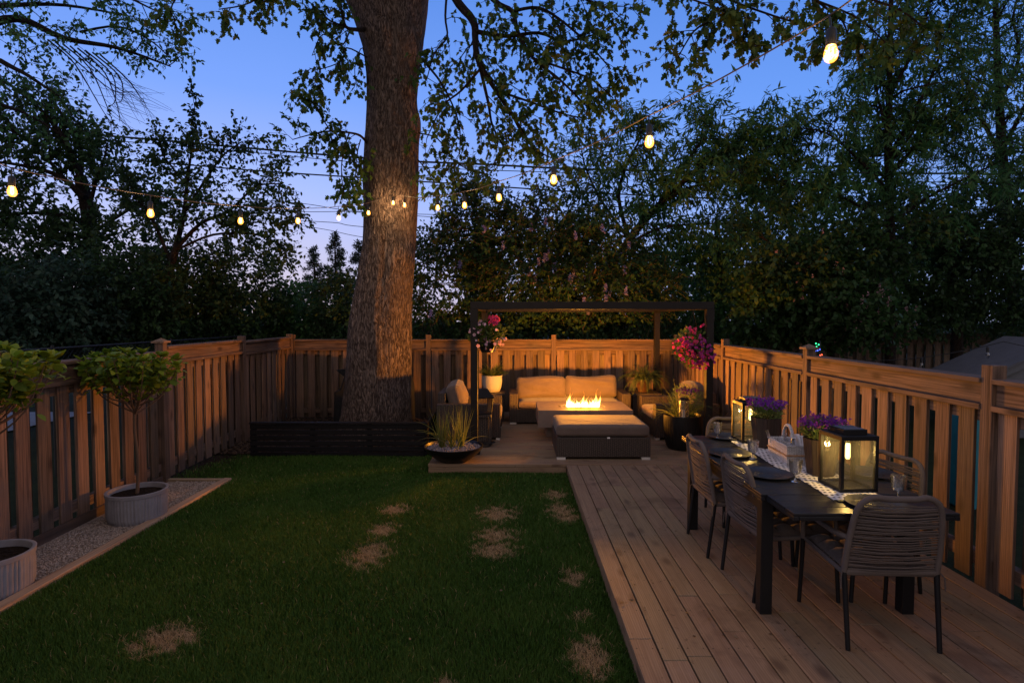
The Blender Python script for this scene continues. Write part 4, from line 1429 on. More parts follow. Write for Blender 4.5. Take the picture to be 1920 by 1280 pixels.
for i, (lab, x, y, rz, pale) in enumerate(CH):
    c_ = ch0 if i == 0 else copy_tree(ch0)
    c_.location = (x, y, DZ + .001); c_.rotation_euler.z = R(rz)
    tag(c_, lab, 'dining chair', 'rope chairs round the dining table')

# runner: black and white woven cloth
def mat_runner():
    b = NB('woven_runner')
    s = b.n('SeparateXYZ'); b.l(b.obj(), s.inputs[0])
    u = b.math('DIVIDE', s.outputs[0], .032); v = b.math('DIVIDE', s.outputs[1], .05)
    row = b.math('FLOOR', v)
    uu = b.math('ADD', u, b.math('MULTIPLY', b.math('MODULO', row, 2), .5))
    fu = b.math('ABSOLUTE', b.math('SUBTRACT', b.math('FRACT', uu), .5)); fv = b.math('ABSOLUTE', b.math('SUBTRACT', b.math('FRACT', v), .5))
    hole = b.math('MULTIPLY', b.math('LESS_THAN', fu, .24), b.math('LESS_THAN', fv, .20))
    n = b.noise(b.obj(), 300, 2)
    c = b.mix(hole, b.mix(n, (.56, .53, .51), (.80, .77, .76)), (.012, .012, .014))
    return b.pbr(c, .9, bump=b.bump(b.math('SUBTRACT', 1, hole), .6, .006), spec=.1)
M['runner'] = mat_runner()
mb = MB(); rx0, rx1, ry0, ry1 = -.16, .16, 3.27, 5.02
n, m = 12, 90
vs = []
for j in range(m + 1):
    y = ry0 + (ry1 - ry0) * j / m
    for i in range(n + 1):
        x = rx0 + (rx1 - rx0) * i / n
        vs.append((x + .008 * math.sin(y * 9), y, .0045 + .0022 * math.sin(x * 40 + y * 17) * math.sin(y * 31 + 1)))
q = len(vs)
vs += [(v[0], v[1], v[2] - .003) for v in vs]
fs = [(j * (n + 1) + i, j * (n + 1) + i + 1, (j + 1) * (n + 1) + i + 1, (j + 1) * (n + 1) + i) for j in range(m) for i in range(n)]
fs += [tuple(k + q for k in reversed(f)) for f in fs]
o = mb.add(vs, fs).build('table_runner', M['runner'], smooth=True)
o.location = (2.04, 0, TZ + .001)
tag(o, 'black and white woven runner down the middle of the table', 'table runner')
# hem and tassels at the near end
mb = MB(); mb.bx(rx0, rx1, ry0 - .022, ry0 - .001, .001, .008, 0); mb.build('hem', M['plastic'], o)

# plates
def plate(label, x, y, r=.155, z=0):
    root = thing('charger_plate', label, 'plate', (x, y, TZ + z), 0, 'black charger plates')
    prof = [(0, .004), (r * .6, .004)]
    mb = MB()
    prof = [(0, .003), (r * .62, .0), (r * .7, .004), (r * .98, .016), (r, .018), (r * .985, .020), (r * .72, .0105), (r * .62, .008)]
    for k in range(8): 
        rr = r * .62 * (1 - (k + 1) / 9)
        prof += [(rr + .003, .0072), (rr, .0088 if k % 2 else .006)]
    prof.append((0, .007))
    mb.lathe(prof, n=64); mb.build('dish', M['plate'], root, smooth=True)
    return root
PL = [(1369, 850, 'black plate in front of the far chair on the lawn side'), (1440, 888, 'black plate in front of the chair next to the front table leg'),
      (1645, 945, 'black plate with a lit rim at the near end, before the lantern'), (1632, 886, 'black plate behind the near lantern on the fence side'), (1362, 818.5, 'black plate at the far end of the table, behind the farthest glass')]
for px, py, lab in PL:
    p = PZ(px, py, TZ + .01)
    plate(lab, p.x, p.y, .165 if py > 930 else .16)
# glasses
def glass(label, x, y):
    root = thing('wine_glass', label, 'glass', (x, y, TZ + .001), 0, 'fluted clear glasses')
    mb = MB()
    prof = [(0, .004), (.036, .0), (.037, .002), (.012, .006), (.006, .012), (.0055, .04), (.012, .048), (.031, .056), (.0365, .085), (.041, .142), (.0395, .142), (.035, .085), (.029, .060), (0, .054)]
    mb.lathe(prof, n=72, ribs=(24, .0016, 7, 11)); mb.build('bowl_and_stem', M['clear'], root, smooth=True)
for px, py, lab in [(1345, 822.5, 'clear fluted glass at the far left corner of the table'), (1411.5, 860, 'clear fluted glass left of the white cutlery basket'),
                    (1491, 902, 'clear fluted glass in front of the white cutlery basket'), (1684, 936, 'clear fluted glass right of the near lantern')]:
    p = PZ(px, py, TZ); glass(lab, p.x, p.y)
# table lanterns
def lantern(label, x, y, rz, s=.235, h=.335):
    root = thing('table_lantern', label, 'lantern', (x, y, TZ + .007), R(rz), 'glass lanterns on the table')
    t = .021; a = s / 2
    mb = MB()
    for i in (-1, 1):
        for j in (-1, 1): mb.box((i * (a - t / 2), j * (a - t / 2), h / 2), (t, t, h))
    for z in (t / 2, h - t / 2):
        for i in (-1, 1):
            mb.box((0, i * (a - t / 2), z), (s - 2 * t, t, t), 0); mb.box((i * (a - t / 2), 0, z), (t, s - 2 * t, t), 1)
    mb.box((0, 0, .004), (s - 2 * t, s - 2 * t, .006))
    mb.build('frame', M['metal'], root, bevel=.0015)
    mb = MB(); mb.box((0, 0, h + .003), (s, s, .006)); mb.box((0, 0, h + .022), (s * .62, s * .62, .032)); top = mb.build('roof', M['metal'], root, bevel=.002)
    mb = MB(); mb.box((0, 0, h + .040), (s * .5, s * .5, .004)); mb.build('solar_panel', M['solar'], top)
    mb = MB(); mb.tube([(-.085, .06 - .0 * k, h + .012) if k == 0 else (.085 * math.cos(math.pi - math.pi * k / 12), .06 + .07 * math.sin(math.pi * k / 12), h + .012 + .012 * math.sin(math.pi * k / 12)) for k in range(13)], .004, 6); mb.build('handle', M['metal'], top, smooth=True)
    for i in (-1, 1):
        mb = MB(); mb.box((0, i * (a - t / 2), h / 2), (s - 2 * t, .003, h - 2 * t)); mb.build('glass_pane', M['pane'], root)
        mb = MB(); mb.box((i * (a - t / 2), 0, h / 2), (.003, s - 2 * t, h - 2 * t)); mb.build('glass_pane', M['pane'], root)
    mb = MB(); mb.lathe([(.011, 0), (.014, .0), (.014, .03), (.011, .03)], (0, 0, h - t - .035), 16); so = mb.build('socket', M['metal'], root)
    mb = MB(); mb.lathe([(.0, -.105), (.009, -.103), (.0145, -.09), (.0145, -.02), (.010, 0)], (0, 0, h - t - .035), 16); mb.build('light_bulb', M['lbulb'], root, smooth=True)
    mb = MB(); mb.lathe([(.0, -.085), (.005, -.083), (.005, -.01), (0, -.01)], (0, 0, h - t - .035), 8); mb.build('filament', M['filament'], root, smooth=True)
    lamp('lantern_light', (0, 0, h - t - .09), LANTERN_W, (1, .62, .17), .018, root)
    return root
def mat_lbulb():
    b = NB('lantern_bulb_glass')
    e = b.n('Emission'); e.inputs[0].default_value = (1, .66, .2, 1); e.inputs[1].default_value = 2.2
    t = b.n('BsdfTransparent'); a = b.n('AddShader')
    b.l(e.outputs[0], a.inputs[0]); b.l(t.outputs[0], a.inputs[1]); b.l(a.outputs[0], b.o.inputs[0])
    return b.m
M['lbulb'] = mat_lbulb()
lantern('lit glass lantern nearest the camera at the near end of the runner', 2.095, 3.535, 3)
lantern('lit glass lantern at the far end of the runner, half behind a lavender box', 2.055, 4.90, 0)
# lavender boxes
def lavender(label, x, y, rz, seed):
    g = random.Random(seed)
    root = thing('lavender_planter', label, 'planter', (x, y, TZ + .007), R(rz), 'lavender boxes on the table')
    mb = MB()
    n = 8
    b0, b1, h = .088, .118, .245
    pv = []
    for k in range(n):
        for s in range(3):
            a0 = 2 * math.pi * k / n + math.pi / 8; a1 = a0 + 2 * math.pi / n
            f0, f1 = s / 3 + .012, (s + 1) / 3 - .012
            e0 = Vector((math.cos(a0), math.sin(a0), 0)); e1 = Vector((math.cos(a1), math.sin(a1), 0))
            q0, q1 = e0.lerp(e1, f0), e0.lerp(e1, f1)
            o_ = random.uniform(0, 30)
            vs = [q0 * b0, q1 * b0, q1 * b1 + Vector((0, 0, h)), q0 * b1 + Vector((0, 0, h))]
            vi = [v * .93 for v in vs[:2]] + [Vector((v.x * .93, v.y * .93, v.z)) for v in vs[2:]]
            mb.add(vs + vi, [(0, 1, 2, 3), (7, 6, 5, 4), (0, 3, 7, 4), (1, 5, 6, 2), (3, 2, 6, 7), (0, 4, 5, 1)],
                   [(o_ + .06 * (i in (1, 2, 5, 6)), o_ + .01 * (i > 3), h * (i in (2, 3, 6, 7)) + o_) for i in range(8)])
    mb.lathe([(0, .004), (b0 * .9, .004), (b1 * .9, h - .03), (0, h - .03)], n=16)
    mb.build('box', M['plank_planter'], root)
    c_ = (0, 0, h + .02)
    pts = clump(620, (0, 0, h + .045), .125, g, .55)
    leaves_at('foliage', pts, .05, T_NARROW, M['lf_lav'], root, g, (0, 0, h - .06), up=.5)
    heads, mbs = [], MB()
    for i in range(40):
        a = 2.39996 * i; r = .125 * math.sqrt((i + .5) / 40)
        tip = Vector((math.cos(a) * r * 1.15, math.sin(a) * r * 1.15, h + .115 + g.uniform(-.012, .03) - r * .2))
        mbs.tube([(math.cos(a) * r * .6, math.sin(a) * r * .6, h + .02), tip], .0018, 4)
        for k in range(16):
            heads.append(tip + Vector((g.gauss(0, .009), g.gauss(0, .009), g.uniform(-.02, .028))))
    mbs.build('stems', M['lf_lav'], root)
    leaves_at('lavender_flower', heads, .021, T_OVAL, M['purple'], root, g, up=.7)
    return root
lavender('dark slatted box of purple lavender between the cutlery basket and the near lantern', 2.09, 3.83, 8, 4)
lavender('dark slatted box of purple lavender behind the far lantern', 2.08, 4.66, 5, 6)
# cutlery basket
root = thing('cutlery_basket', 'white wicker cutlery basket with an arched handle on the runner', 'basket', (2.05, 4.215, TZ + .007), R(-2))
bw, bl_, bh = .155, .33, .135
mb = MB()
for x in (-bw / 2, bw / 2 - .008): mb.bx(x, x + .008, -bl_ / 2, bl_ / 2, 0, bh)
for y in (-bl_ / 2, bl_ / 2 - .008, -.004): mb.bx(-bw / 2 + .009, bw / 2 - .009, y, y + .008, .002, bh - .001)
mb.bx(-.004, .004, -bl_ / 2 + .009, bl_ / 2 - .009, .003, bh - .004)
mb.bx(-bw / 2 + .009, bw / 2 - .009, -bl_ / 2 + .009, bl_ / 2 - .009, .0, .006)
mb.build('body', M['white_wicker'], root)
mb = MB(); mb.tube([(-bw / 2, -bl_ / 2, bh), (bw / 2, -bl_ / 2, bh), (bw / 2, bl_ / 2, bh), (-bw / 2, bl_ / 2, bh), (-bw / 2, -bl_ / 2, bh)], .007, 7); mb.build('rim', M['white_wicker'], root)
mb = MB()
e = .004
for i in range(60):
    pass
def loop_pts(z):
    L4 = [(-bw / 2 - e, -bl_ / 2 - e), (bw / 2 + e, -bl_ / 2 - e), (bw / 2 + e, bl_ / 2 + e), (-bw / 2 - e, bl_ / 2 + e)]
    o_ = []
    for k in range(4):
        a, b = Vector((*L4[k], 0)), Vector((*L4[(k + 1) % 4], 0))
        for t in range(14): 
            p = a.lerp(b, t / 14); o_.append((p.x, p.y, z + .005 * math.sin(t * 2.3)))
    return o_ + [o_[0]]
mb.tube(loop_pts(.07), .005, 6); mb.tube([(p[0], p[1], .14 - p[2]) for p in loop_pts(.07)], .004, 6); mb.build('twine_band', M['twine'], root, smooth=True)
mb = MB(); mb.tube([(0, .085 * math.cos(a), bh - .01 + .135 * math.sin(a)) for a in np.linspace(0, math.pi, 22)], .012, 8); mb.build('handle', M['white_wicker'], root, smooth=True)
def cutlery(kind, label, x, y, tilt, head):
    root = thing(kind, label, 'cutlery', (2.05 + x, 4.215 + y, TZ + .02))
    root.rotation_euler = tilt
    mb = MB()
    mb.tube([(0, 0, 0), (0, 0, .13)], [.0035, .003], 6)
    if head == 'fork':
        mb.bx(-.011, .011, -.0012, .0012, .13, .155)
        for k in range(4): mb.bx(-.011 + k * .0063, -.0078 + k * .0063, -.0012, .0012, .155, .195)
    else:
        mb.cushion((0, 0, .155), (.034, .008, .054), .004, .004, 8)
    mb.build('utensil', M['steel'], root, smooth=(head != 'fork'))
cutlery('fork', 'steel fork leaning out of the far corner of the white basket', -.045, .10, (R(-12), R(-16), 0), 'fork')
cutlery('fork', 'steel fork upright in the middle of the white basket', -.03, .03, (R(8), R(4), R(40)), 'fork')
cutlery('spoon', 'steel spoon under the basket handle, leaning to the camera', -.03, -.07, (R(12), R(6), R(10)), 'spoon')
cutlery('spoon', 'steel spoon lowest at the near end of the white basket', .0, -.11, (R(22), R(20), R(20)), 'spoon')
mb = MB()
for k in range(3):
    mb.cushion((2.05 + .04 + .012 * k, 4.215 - .05 - .02 * k, TZ + .145 - .006 * k), (.012, .15, .13), .005, .004, 8, Matrix.Rotation(R(-10 + 9 * k), 3, 'Y') @ Matrix.Rotation(R(-12), 3, 'X'))
tag(mb.build('napkin', M['cloth'], smooth=True), 'folded pale napkins standing in the white cutlery basket', 'napkin')

# folded wooden chair leaning on the right fence at the frame edge
root = thing('folded_chair', 'folded brown wooden chair leaning on the right fence at the frame edge', 'folding chair')
mb = MB(); mb.bar((2.62, 2.68, DZ), (3.10, 2.80, DZ + 1.15), .05, .05)
mb.build('leg', M['brown_wood'], root, bevel=.01)
mb = MB(); mb.bar((2.60, 2.36, DZ), (3.08, 2.48, DZ + 1.15), .05, .05); mb.build('leg', M['brown_wood'], root, bevel=.01)
mb = MB()
for k in range(6):
    t = .15 + .14 * k
    mb.bar(Vector((2.62, 2.68, DZ)).lerp(Vector((3.10, 2.80, DZ + 1.15)), t) + Vector((-.03, 0, .02)), Vector((2.60, 2.36, DZ)).lerp(Vector((3.08, 2.48, DZ + 1.15)), t) + Vector((-.03, 0, .02)), .05, .015)
mb.build('slats', M['brown_wood'], root)

# ================================================================== STRING LIGHTS
hook = P(740, 361, 8.73)
RC = [(759, 367, 8.35), (820, 367, 6.58), (871, 359, 5.73), (935, 340, 4.93), (1040, 300, 4.02), (1216, 217, 3.07), (1555, 30, 2.10)]
LC = [(736, 363, 8.58), (692, 380, 7.69), (634, 387, 6.93), (558, 390, 6.14), (450, 386, 5.28), (282, 366, 4.34), (22, 315, 3.40)]
def string_light(label, stops, extra, seed):
    g = random.Random(seed)
    root = thing('string_light', label, 'string lights')
    pts = [hook] + [P(*s) for s in stops] + [Vector(e) for e in extra]
    path = []
    for a, b in zip(pts, pts[1:]):
        path += arc(a, b, .012 * (b - a).length, 6)[:-1]
    path.append(pts[-1])
    mb = MB(); mb.tube(path, .0034, 6); mb.build('cable', M['cord'], root, smooth=True)
    for k, p in enumerate(pts[1:]):
        last = k >= len(stops)
        if k == len(pts) - 2 and last and len(extra) > 2: break
        tl = Vector((g.uniform(-.008, .008), g.uniform(-.008, .008), 0))
        mb = MB()
        mb.lathe([(.0, -.064), (.011, -.0628), (.020, -.055), (.0245, -.042), (.0238, -.029), (.0185, -.011), (.0155, -.002), (.0150, .004)], n=20)
        b = mb.build('light_bulb', M['bulb'], root, smooth=True)
        b.location = p + Vector((0, 0, -.105)) + tl
        mb = MB(); mb.lathe([(.0155, -.006), (.0175, -.004), (.0185, .045), (.014, .056), (.005, .060), (0, .062)], n=16); mb.tube([(0, 0, .055), (-tl.x, -tl.y, .107)], .0035, 6)
        mb.build('socket', M['plastic'], b, smooth=True)
        mb = MB(); mb.tube([(-.006, 0, -.01), (-.008, 0, -.042), (0, 0, -.052), (.008, 0, -.042), (.006, 0, -.01)], .0024, 5); mb.build('filament', M['filament'], b)
        lamp('bulb_light', b.location + Vector((0, 0, -.036)), BULB_W * (2.4 if k < 2 and not last and p.y > 8.2 else 1), (1, .58, .25), .02, root)
    return root
string_light('string of glowing amber bulbs running from the trunk toward the dining table', RC, [(1.65, 1.05, 3.30), (2.05, .1, 3.55), (2.5, -.9, 3.8)], 1)
string_light('string of glowing amber bulbs running from the trunk over the left fence', LC, [(-3.28, 2.4, 3.02), (-3.5, 1.4, 3.2), (-3.75, .3, 3.45)], 2)
mb = MB(); mb.tube([hook + Vector((0, .12, .0)), hook + Vector((0, .0, .02)), hook + Vector((0, -.02, -.015)), hook], .006, 6)
tag(mb.build('cable_hook', M['metal'], smooth=True), 'small screw hook in the trunk holding the string lights', 'hook')

# overhead wires
def wire(label, pts, r, sag=0.):
    pp_ = [P(*p) for p in pts]
    path = smooth_path(pp_, 8)
    mb = MB(); mb.tube(path, r, 5); tag(mb.build('overhead_wire', M['black_cord'], smooth=True), label, 'overhead wire', 'overhead wires between the houses')
wire('thick black overhead cable passing behind the trunk', [(-300, 225, 17), (0, 240, 17), (240, 258, 17), (690, 297, 17), (900, 308, 17), (1200, 320, 17), (1920, 326, 17), (2300, 320, 17)], .030)
wire('thin wire just under the thick overhead cable', [(-300, 238, 17.3), (240, 266, 17.3), (690, 306, 17.3), (1000, 322, 17.3), (1920, 345, 17.3), (2300, 345, 17.3)], .012)
wire('overhead cable crossing the spiky tree crown', [(-300, 268, 16), (170, 295, 16), (480, 320, 16), (690, 334, 16), (860, 345, 16), (1200, 366, 16), (1920, 395, 16), (2300, 400, 16)], .020)
wire('thin wire meeting the left bulb string by the trunk', [(-200, 335, 18), (240, 360, 18), (540, 379, 18), (690, 398, 18), (1000, 410, 18), (1500, 452, 18), (2200, 470, 18)], .010)
wire('thin wire level with the bulbs left of the trunk', [(-200, 392, 19), (540, 397, 19), (690, 399, 19), (1100, 430, 19), (2200, 520, 19)], .010)
wire('thin wire low above the far pines', [(-100, 395, 20), (560, 414, 20), (690, 426, 20), (1100, 455, 20), (2200, 540, 20)], .011)
wire('slack thin wire dropping toward the far pines', [(380, 400, 21), (590, 427, 21), (690, 446, 21), (900, 470, 21), (1100, 480, 21)], .010)
wire('wire rising to the upper right in front of the willowy trees', [(1300, 327, 15), (1560, 312, 13.5), (1760, 275, 12.5), (1920, 238, 12), (2200, 160, 11)], .012)
wire('second wire rising to the right edge', [(1300, 335, 15), (1600, 318, 13.5), (1800, 290, 12.5), (1920, 262, 12), (2200, 190, 11)], .009)
wire('lower wire rising to the right edge', [(1420, 345, 15), (1650, 330, 13.5), (1920, 283, 12), (2200, 225, 11)], .009)

# neighbour's things beyond the right fence
fence('neighbour_fence', 'grey weathered board fence far beyond the right fence', (5.2, 15.2, 0), R(-4), [0, 2.4, 4.8, 7.2, 9.6, 12.0], [1.55] * 5, 0, mat='fence_old')
root = thing('garden_shed', 'pale grey shed with a shingled gable roof beyond the right fence', 'shed', (8.75, 9.0, 0), R(-14))
mb = MB()
W, Dp, e_, rd = 2.1, 1.6, .98, 1.55
mb.add([(-W / 2, 0, 0), (W / 2, 0, 0), (W / 2, 0, e_), (0, 0, rd), (-W / 2, 0, e_), (-W / 2, Dp, 0), (W / 2, Dp, 0), (W / 2, Dp, e_), (0, Dp, rd), (-W / 2, Dp, e_)],
       [(0, 1, 2, 3, 4), (9, 8, 7, 6, 5), (0, 4, 9, 5), (1, 6, 7, 2), (4, 3, 8, 9), (3, 2, 7, 8), (0, 5, 6, 1)])
mb.build('wall', M['shed'], root)
mb = MB()
for s in (-1, 1):
    mb.add([(0, -.08, rd + .012), (s * (W / 2 + .12), -.08, e_ - .06), (s * (W / 2 + .12), Dp + .08, e_ - .06), (0, Dp + .08, rd + .012),
            (0, -.08, rd + .05), (s * (W / 2 + .12), -.08, e_ - .02), (s * (W / 2 + .12), Dp + .08, e_ - .02), (0, Dp + .08, rd + .05)],
           [(0, 1, 2, 3), (4, 7, 6, 5), (0, 4, 5, 1), (2, 6, 7, 3), (1, 5, 6, 2)])
mb.build('roof', M['shed_roof'], root)
mb = MB()
for s in (-1, 1):
    a_, b_ = Vector((0, -.045, rd - .03)), Vector((s * (W / 2), -.045, e_ - .06))
    mb.bar(a_, b_, .02, .10)
mb.build('gable_trim', M['shed'], root)
# dark string of unlit bulbs in front of it
root = thing('unlit_string_light', 'dark unlit bulb string hanging in front of the neighbour shed', 'string lights')
pts = arc(P(1545, 672, 9.5), P(1882, 640, 8.3), .13, 14) + arc(P(1882, 640, 8.3), P(2050, 665, 8), .03, 6)[1:]
mb = MB(); mb.tube(pts, .006, 5); mb.build('cable', M['black_cord'], root)
for px, py, Y in ((1852, 655, 8.4), (1728, 675, 8.9)):
    p = P(px, py, Y)
    mb = MB(); mb.lathe([(.0, -.13), (.014, -.127), (.026, -.10), (.024, -.07), (.015, -.04), (.015, -.03)], n=14); b = mb.build('light_bulb', M['unlit'], root, smooth=True); b.location = p
    mb = MB(); mb.lathe([(.016, -.04), (.019, -.03), (.019, .03), (.005, .04)], n=12); mb.build('socket', M['plastic'], b)
# coloured fairy lights
root = thing('fairy_lights', 'green, blue and red fairy lights glowing beyond the fence post', 'fairy lights')
mb = MB(); fp = P(1538, 655, 8.6)
mb.tube([fp + Vector((.02, .02, -1.7)), fp + Vector((0, .02, .13))], .012, 6); mb.build('stake', M['black_cord'], root)
for nm, col, pts in (('green_bulb', (.05, .9, .35), [(1531, 650), (1535, 646), (1526, 651), (1530, 644)]), ('blue_bulb', (.08, .16, 1), [(1533, 657), (1529, 658), (1537, 655)]), ('red_bulb', (1, .12, .05), [(1541, 665), (1538, 666)])):
    m_ = mat_emit('fairy_' + nm, col, 2.2)
    for px, py in pts:
        mb = MB(); mb.lathe([(0, -.011), (.009, -.006), (.011, 0), (.007, .010), (0, .013)], P(px, py, 8.5), 8); mb.build(nm, m_, root, smooth=True)
root = thing('teal_bin', 'teal plastic bin glimpsed through the gaps of the right fence', 'bin', (4.60, 5.78, 0))
mb = MB(); mb.box((0, 0, .5), (.15, .3, 1.0), 2, None, .85); mb.build('body', M['teal'], root, bevel=.02)
mb = MB(); mb.box((0, 0, 1.025), (.18, .34, .05)); mb.build('lid', M['teal'], root, bevel=.01)

# chain link fence beyond the left fence
root = thing('chain_link_fence', 'thin black chain link fence beyond the left board fence', 'fence')
xs = -5.6
mb = MB(); mb.tube([(xs, 4, 1.56), (xs, 14, 1.56)], .014, 8); mb.build('top_rail', M['black_cord'], root)
for y in (4.5, 6.9, 9.3, 11.7, 13.9):
    mb = MB(); mb.tube([(xs, y, 0), (xs, y, 1.6)], .018, 8); mb.build('post', M['black_cord'], root)
mb = MB()
st = .075
k = 4.0
while k < 13.9:
    for s in (-1, 1):
        z0, z1 = 1.0, 1.56
        mb.tube([(xs, k, z0 if s > 0 else z1), (xs, k + (z1 - z0), z1 if s > 0 else z0)], .0024, 3, cap=False)
    k += st
mb.build('wire_mesh', M['black_cord'], root)
# ================================================================== TREES
class Tree:
    def __init__(s, seed):
        s.g = np.random.default_rng(seed)
        s.wood = MB()
        s.pos = []; s.ax = []; s.nr = []; s.sz = []
    def rv(s):
        v = s.g.normal(size=3); return v / np.linalg.norm(v)
    def limb(s, pts, r0, r1, n=7):
        path = smooth_path(pts, 4)
        k = len(path)
        s.wood.tube(path, [r0 + (r1 - r0) * i / (k - 1) for i in range(k)], n)
        return [np.array(p) for p in path]
    def walk(s, p, d, L_, droop, wob=.25, k=4):
        pts = [p]
        for i in range(k):
            p = p + d * (L_ / k)
            pts.append(p)
            d = d + s.rv() * wob + np.array([0, 0, -droop / k])
            d = d / np.linalg.norm(d)
        return pts
    def leaves(s, pts, size, step, per, droop, first=.1):
        pts = np.array(pts)
        seg = np.linalg.norm(np.diff(pts, axis=0), axis=1)
        tot = seg.sum(); n = max(2, int(tot / step))
        cum = np.concatenate([[0], np.cumsum(seg)])
        for i in range(n + 1):
            f = (first + (1 - first) * i / n) * tot
            j = min(np.searchsorted(cum, f, 'right') - 1, len(seg) - 1)
            p = pts[j] + (pts[j + 1] - pts[j]) * ((f - cum[j]) / max(seg[j], 1e-6))
            t = (pts[j + 1] - pts[j]) / max(seg[j], 1e-6)
            for q in range(per):
                a = t * .5 + s.rv() * .8 + np.array([0, 0, -droop])
                s.pos.append(p + s.rv() * size * .25); s.ax.append(a)
                s.nr.append(s.rv() * .8 + np.array([0, 0, .8])); s.sz.append(size * s.g.uniform(.65, 1.2))
    def foliate(s, path, r, t0=.3, nb=10, bl=(.4, .9), nt=5, tl=(.15, .4), droop=.5, up=.1, size=.09, step=.08, per=2, fwd=.6, sideways=None, leafdroop=.4, twig_r=.003):
        """branchlets and leafy twigs along a limb"""
        n = len(path)
        for i in range(nb):
            f = t0 + (1 - t0) * (i + s.g.random()) / nb
            q = f * (n - 1) * .999; j = int(q)
            p = path[j] + (path[j + 1] - path[j]) * (q - j)
            t = path[j + 1] - path[j]; t = t / np.linalg.norm(t)
            d = t * fwd + s.rv() * 1.0 + np.array([0, 0, up]); d /= np.linalg.norm(d)
            L_ = s.g.uniform(*bl)
            bp = s.walk(p, d, L_, droop)
            s.wood.tube(bp, [r * .5, r * .4, r * .3, r * .22, twig_r], 4, cap=False)
            for k in range(nt):
                q2 = (.2 + .8 * (k + s.g.random()) / nt) * 3.99; j2 = int(q2)
                p2 = bp[j2] + (bp[j2 + 1] - bp[j2]) * (q2 - j2)
                t2 = bp[j2 + 1] - bp[j2]; t2 = t2 / np.linalg.norm(t2)
                d2 = t2 * .7 + s.rv() * .9; d2 /= np.linalg.norm(d2)
                tp = s.walk(p2, d2, s.g.uniform(*tl), droop * .9, .2, 3)
                s.wood.tube(tp, twig_r, 3, cap=False)
                s.leaves(tp, size, step, per, leafdroop)
    def blob(s, c, r, n, size, root=None, shell=.55, leafdroop=.3, up=0.):
        """clumps of leaves through a crown volume, each on a short twig"""
        c = np.array(c); r = np.array(r)
        for i in range(n):
            u = s.rv() * (shell + (1 - shell) * s.g.random() ** .6)
            p = c + u * r
            d = unit(u * .8 + s.rv() * .7 + np.array([0, 0, up]))
            tp = s.walk(p, d, s.g.uniform(.22, .5), .4, .25, 3)
            s.wood.tube(tp, .004, 3, cap=False)
            s.leaves(tp, size, .07, 2, leafdroop, 0)
    def build(s, root, bark, leaf, tmpl, wood_name='branches'):
        if s.wood.v: s.wood.build(wood_name, M[bark], root, smooth=True)
        if s.pos: leaf_mesh('foliage', s.pos, s.ax, s.nr, s.sz, tmpl, M[leaf], root)

def px_path(pts, Y):
    return [P(x, y, Y[i] if hasattr(Y, '__len__') else Y) for i, (x, y) in enumerate(pts)]

# ---- crown of the big maple: limbs measured in the photograph
T = Tree(21)
def ml(pts, Y, r0, r1, **k):
    p = T.limb(px_path(pts, Y), r0, r1)
    a = dict(nb=12, bl=(.3, .75), nt=5, tl=(.12, .3), droop=.9, up=-.1, size=.082, step=.085, per=2, leafdroop=.6)
    a.update(k)
    if a.pop('bare', 0): return p
    a['nb'] = max(3, int(a['nb'] * .75))
    T.foliate(p, max(r1 * 1.5, .012), **a)
    return p
# right side, hanging limbs from above the frame
ml([(790, -150), (850, -10), (887, 39), (891, 72), (897, 114), (930, 170), (960, 215), (1000, 280)], [9, 8.8, 8.6, 8.5, 8.4, 8.4, 8.3, 8.3], .075, .016, t0=.3, nb=26)
ml([(897, 114), (915, 190), (925, 240), (960, 300)], [8.4, 8.5, 8.6, 8.6], .028, .01, t0=.2, nb=14)
ml([(895, 60), (950, 68), (1010, 62), (1060, 78), (1130, 60)], [8.5, 8.3, 8.1, 8, 7.9], .035, .009, t0=.1, nb=18)
ml([(860, -80), (925, 0), (960, 22), (972, 62), (1000, 110), (1050, 150), (1100, 200)], [8.8, 8.4, 8.2, 8.1, 8, 7.9, 7.9], .045, .010, t0=.25, nb=22)
ml([(960, 22), (1010, 15), (1060, 45), (1110, 90), (1145, 130)], [8.2, 8, 7.8, 7.8, 7.7], .025, .008, t0=.1, nb=18)
ml([(1000, 110), (1060, 130), (1110, 150), (1150, 185)], [8, 7.9, 7.8, 7.8], .018, .007, t0=.1, nb=14)
ml([(930, 170), (990, 190), (1060, 215), (1120, 225)], [8.4, 8.3, 8.2, 8.2], .02, .007, t0=.1, nb=15)
ml([(960, 215), (985, 260), (1020, 290), (1050, 300)], [8.3, 8.3, 8.2, 8.2], .018, .006, t0=.1, nb=13)
ml([(900, 130), (865, 170), (830, 200), (800, 260)], [8.4, 8.5, 8.5, 8.6], .02, .007, t0=.25, nb=14)
ml([(840, -40), (835, 30), (838, 70), (815, 100), (800, 150)], [8.8, 8.6, 8.6, 8.6, 8.6], .02, .007, t0=.2, nb=10)
ml([(790, 110), (830, 160), (860, 230), (862, 290)], [9, 8.7, 8.6, 8.6], .02, .007, t0=.2, nb=12)
ml([(786, 250), (820, 260), (850, 300), (880, 320)], [9.0, 8.8, 8.7, 8.7], .012, .005, t0=.2, nb=8)
ml([(784, 300), (800, 320), (815, 345), (822, 365)], [9.0, 8.8, 8.8, 8.8], .01, .004, t0=.2, nb=4, bl=(.15, .3))
ml([(900, -120), (1000, -60), (1080, -10), (1150, 20)], [8.5, 8, 7.6, 7.4], .04, .01, t0=.3, nb=18)
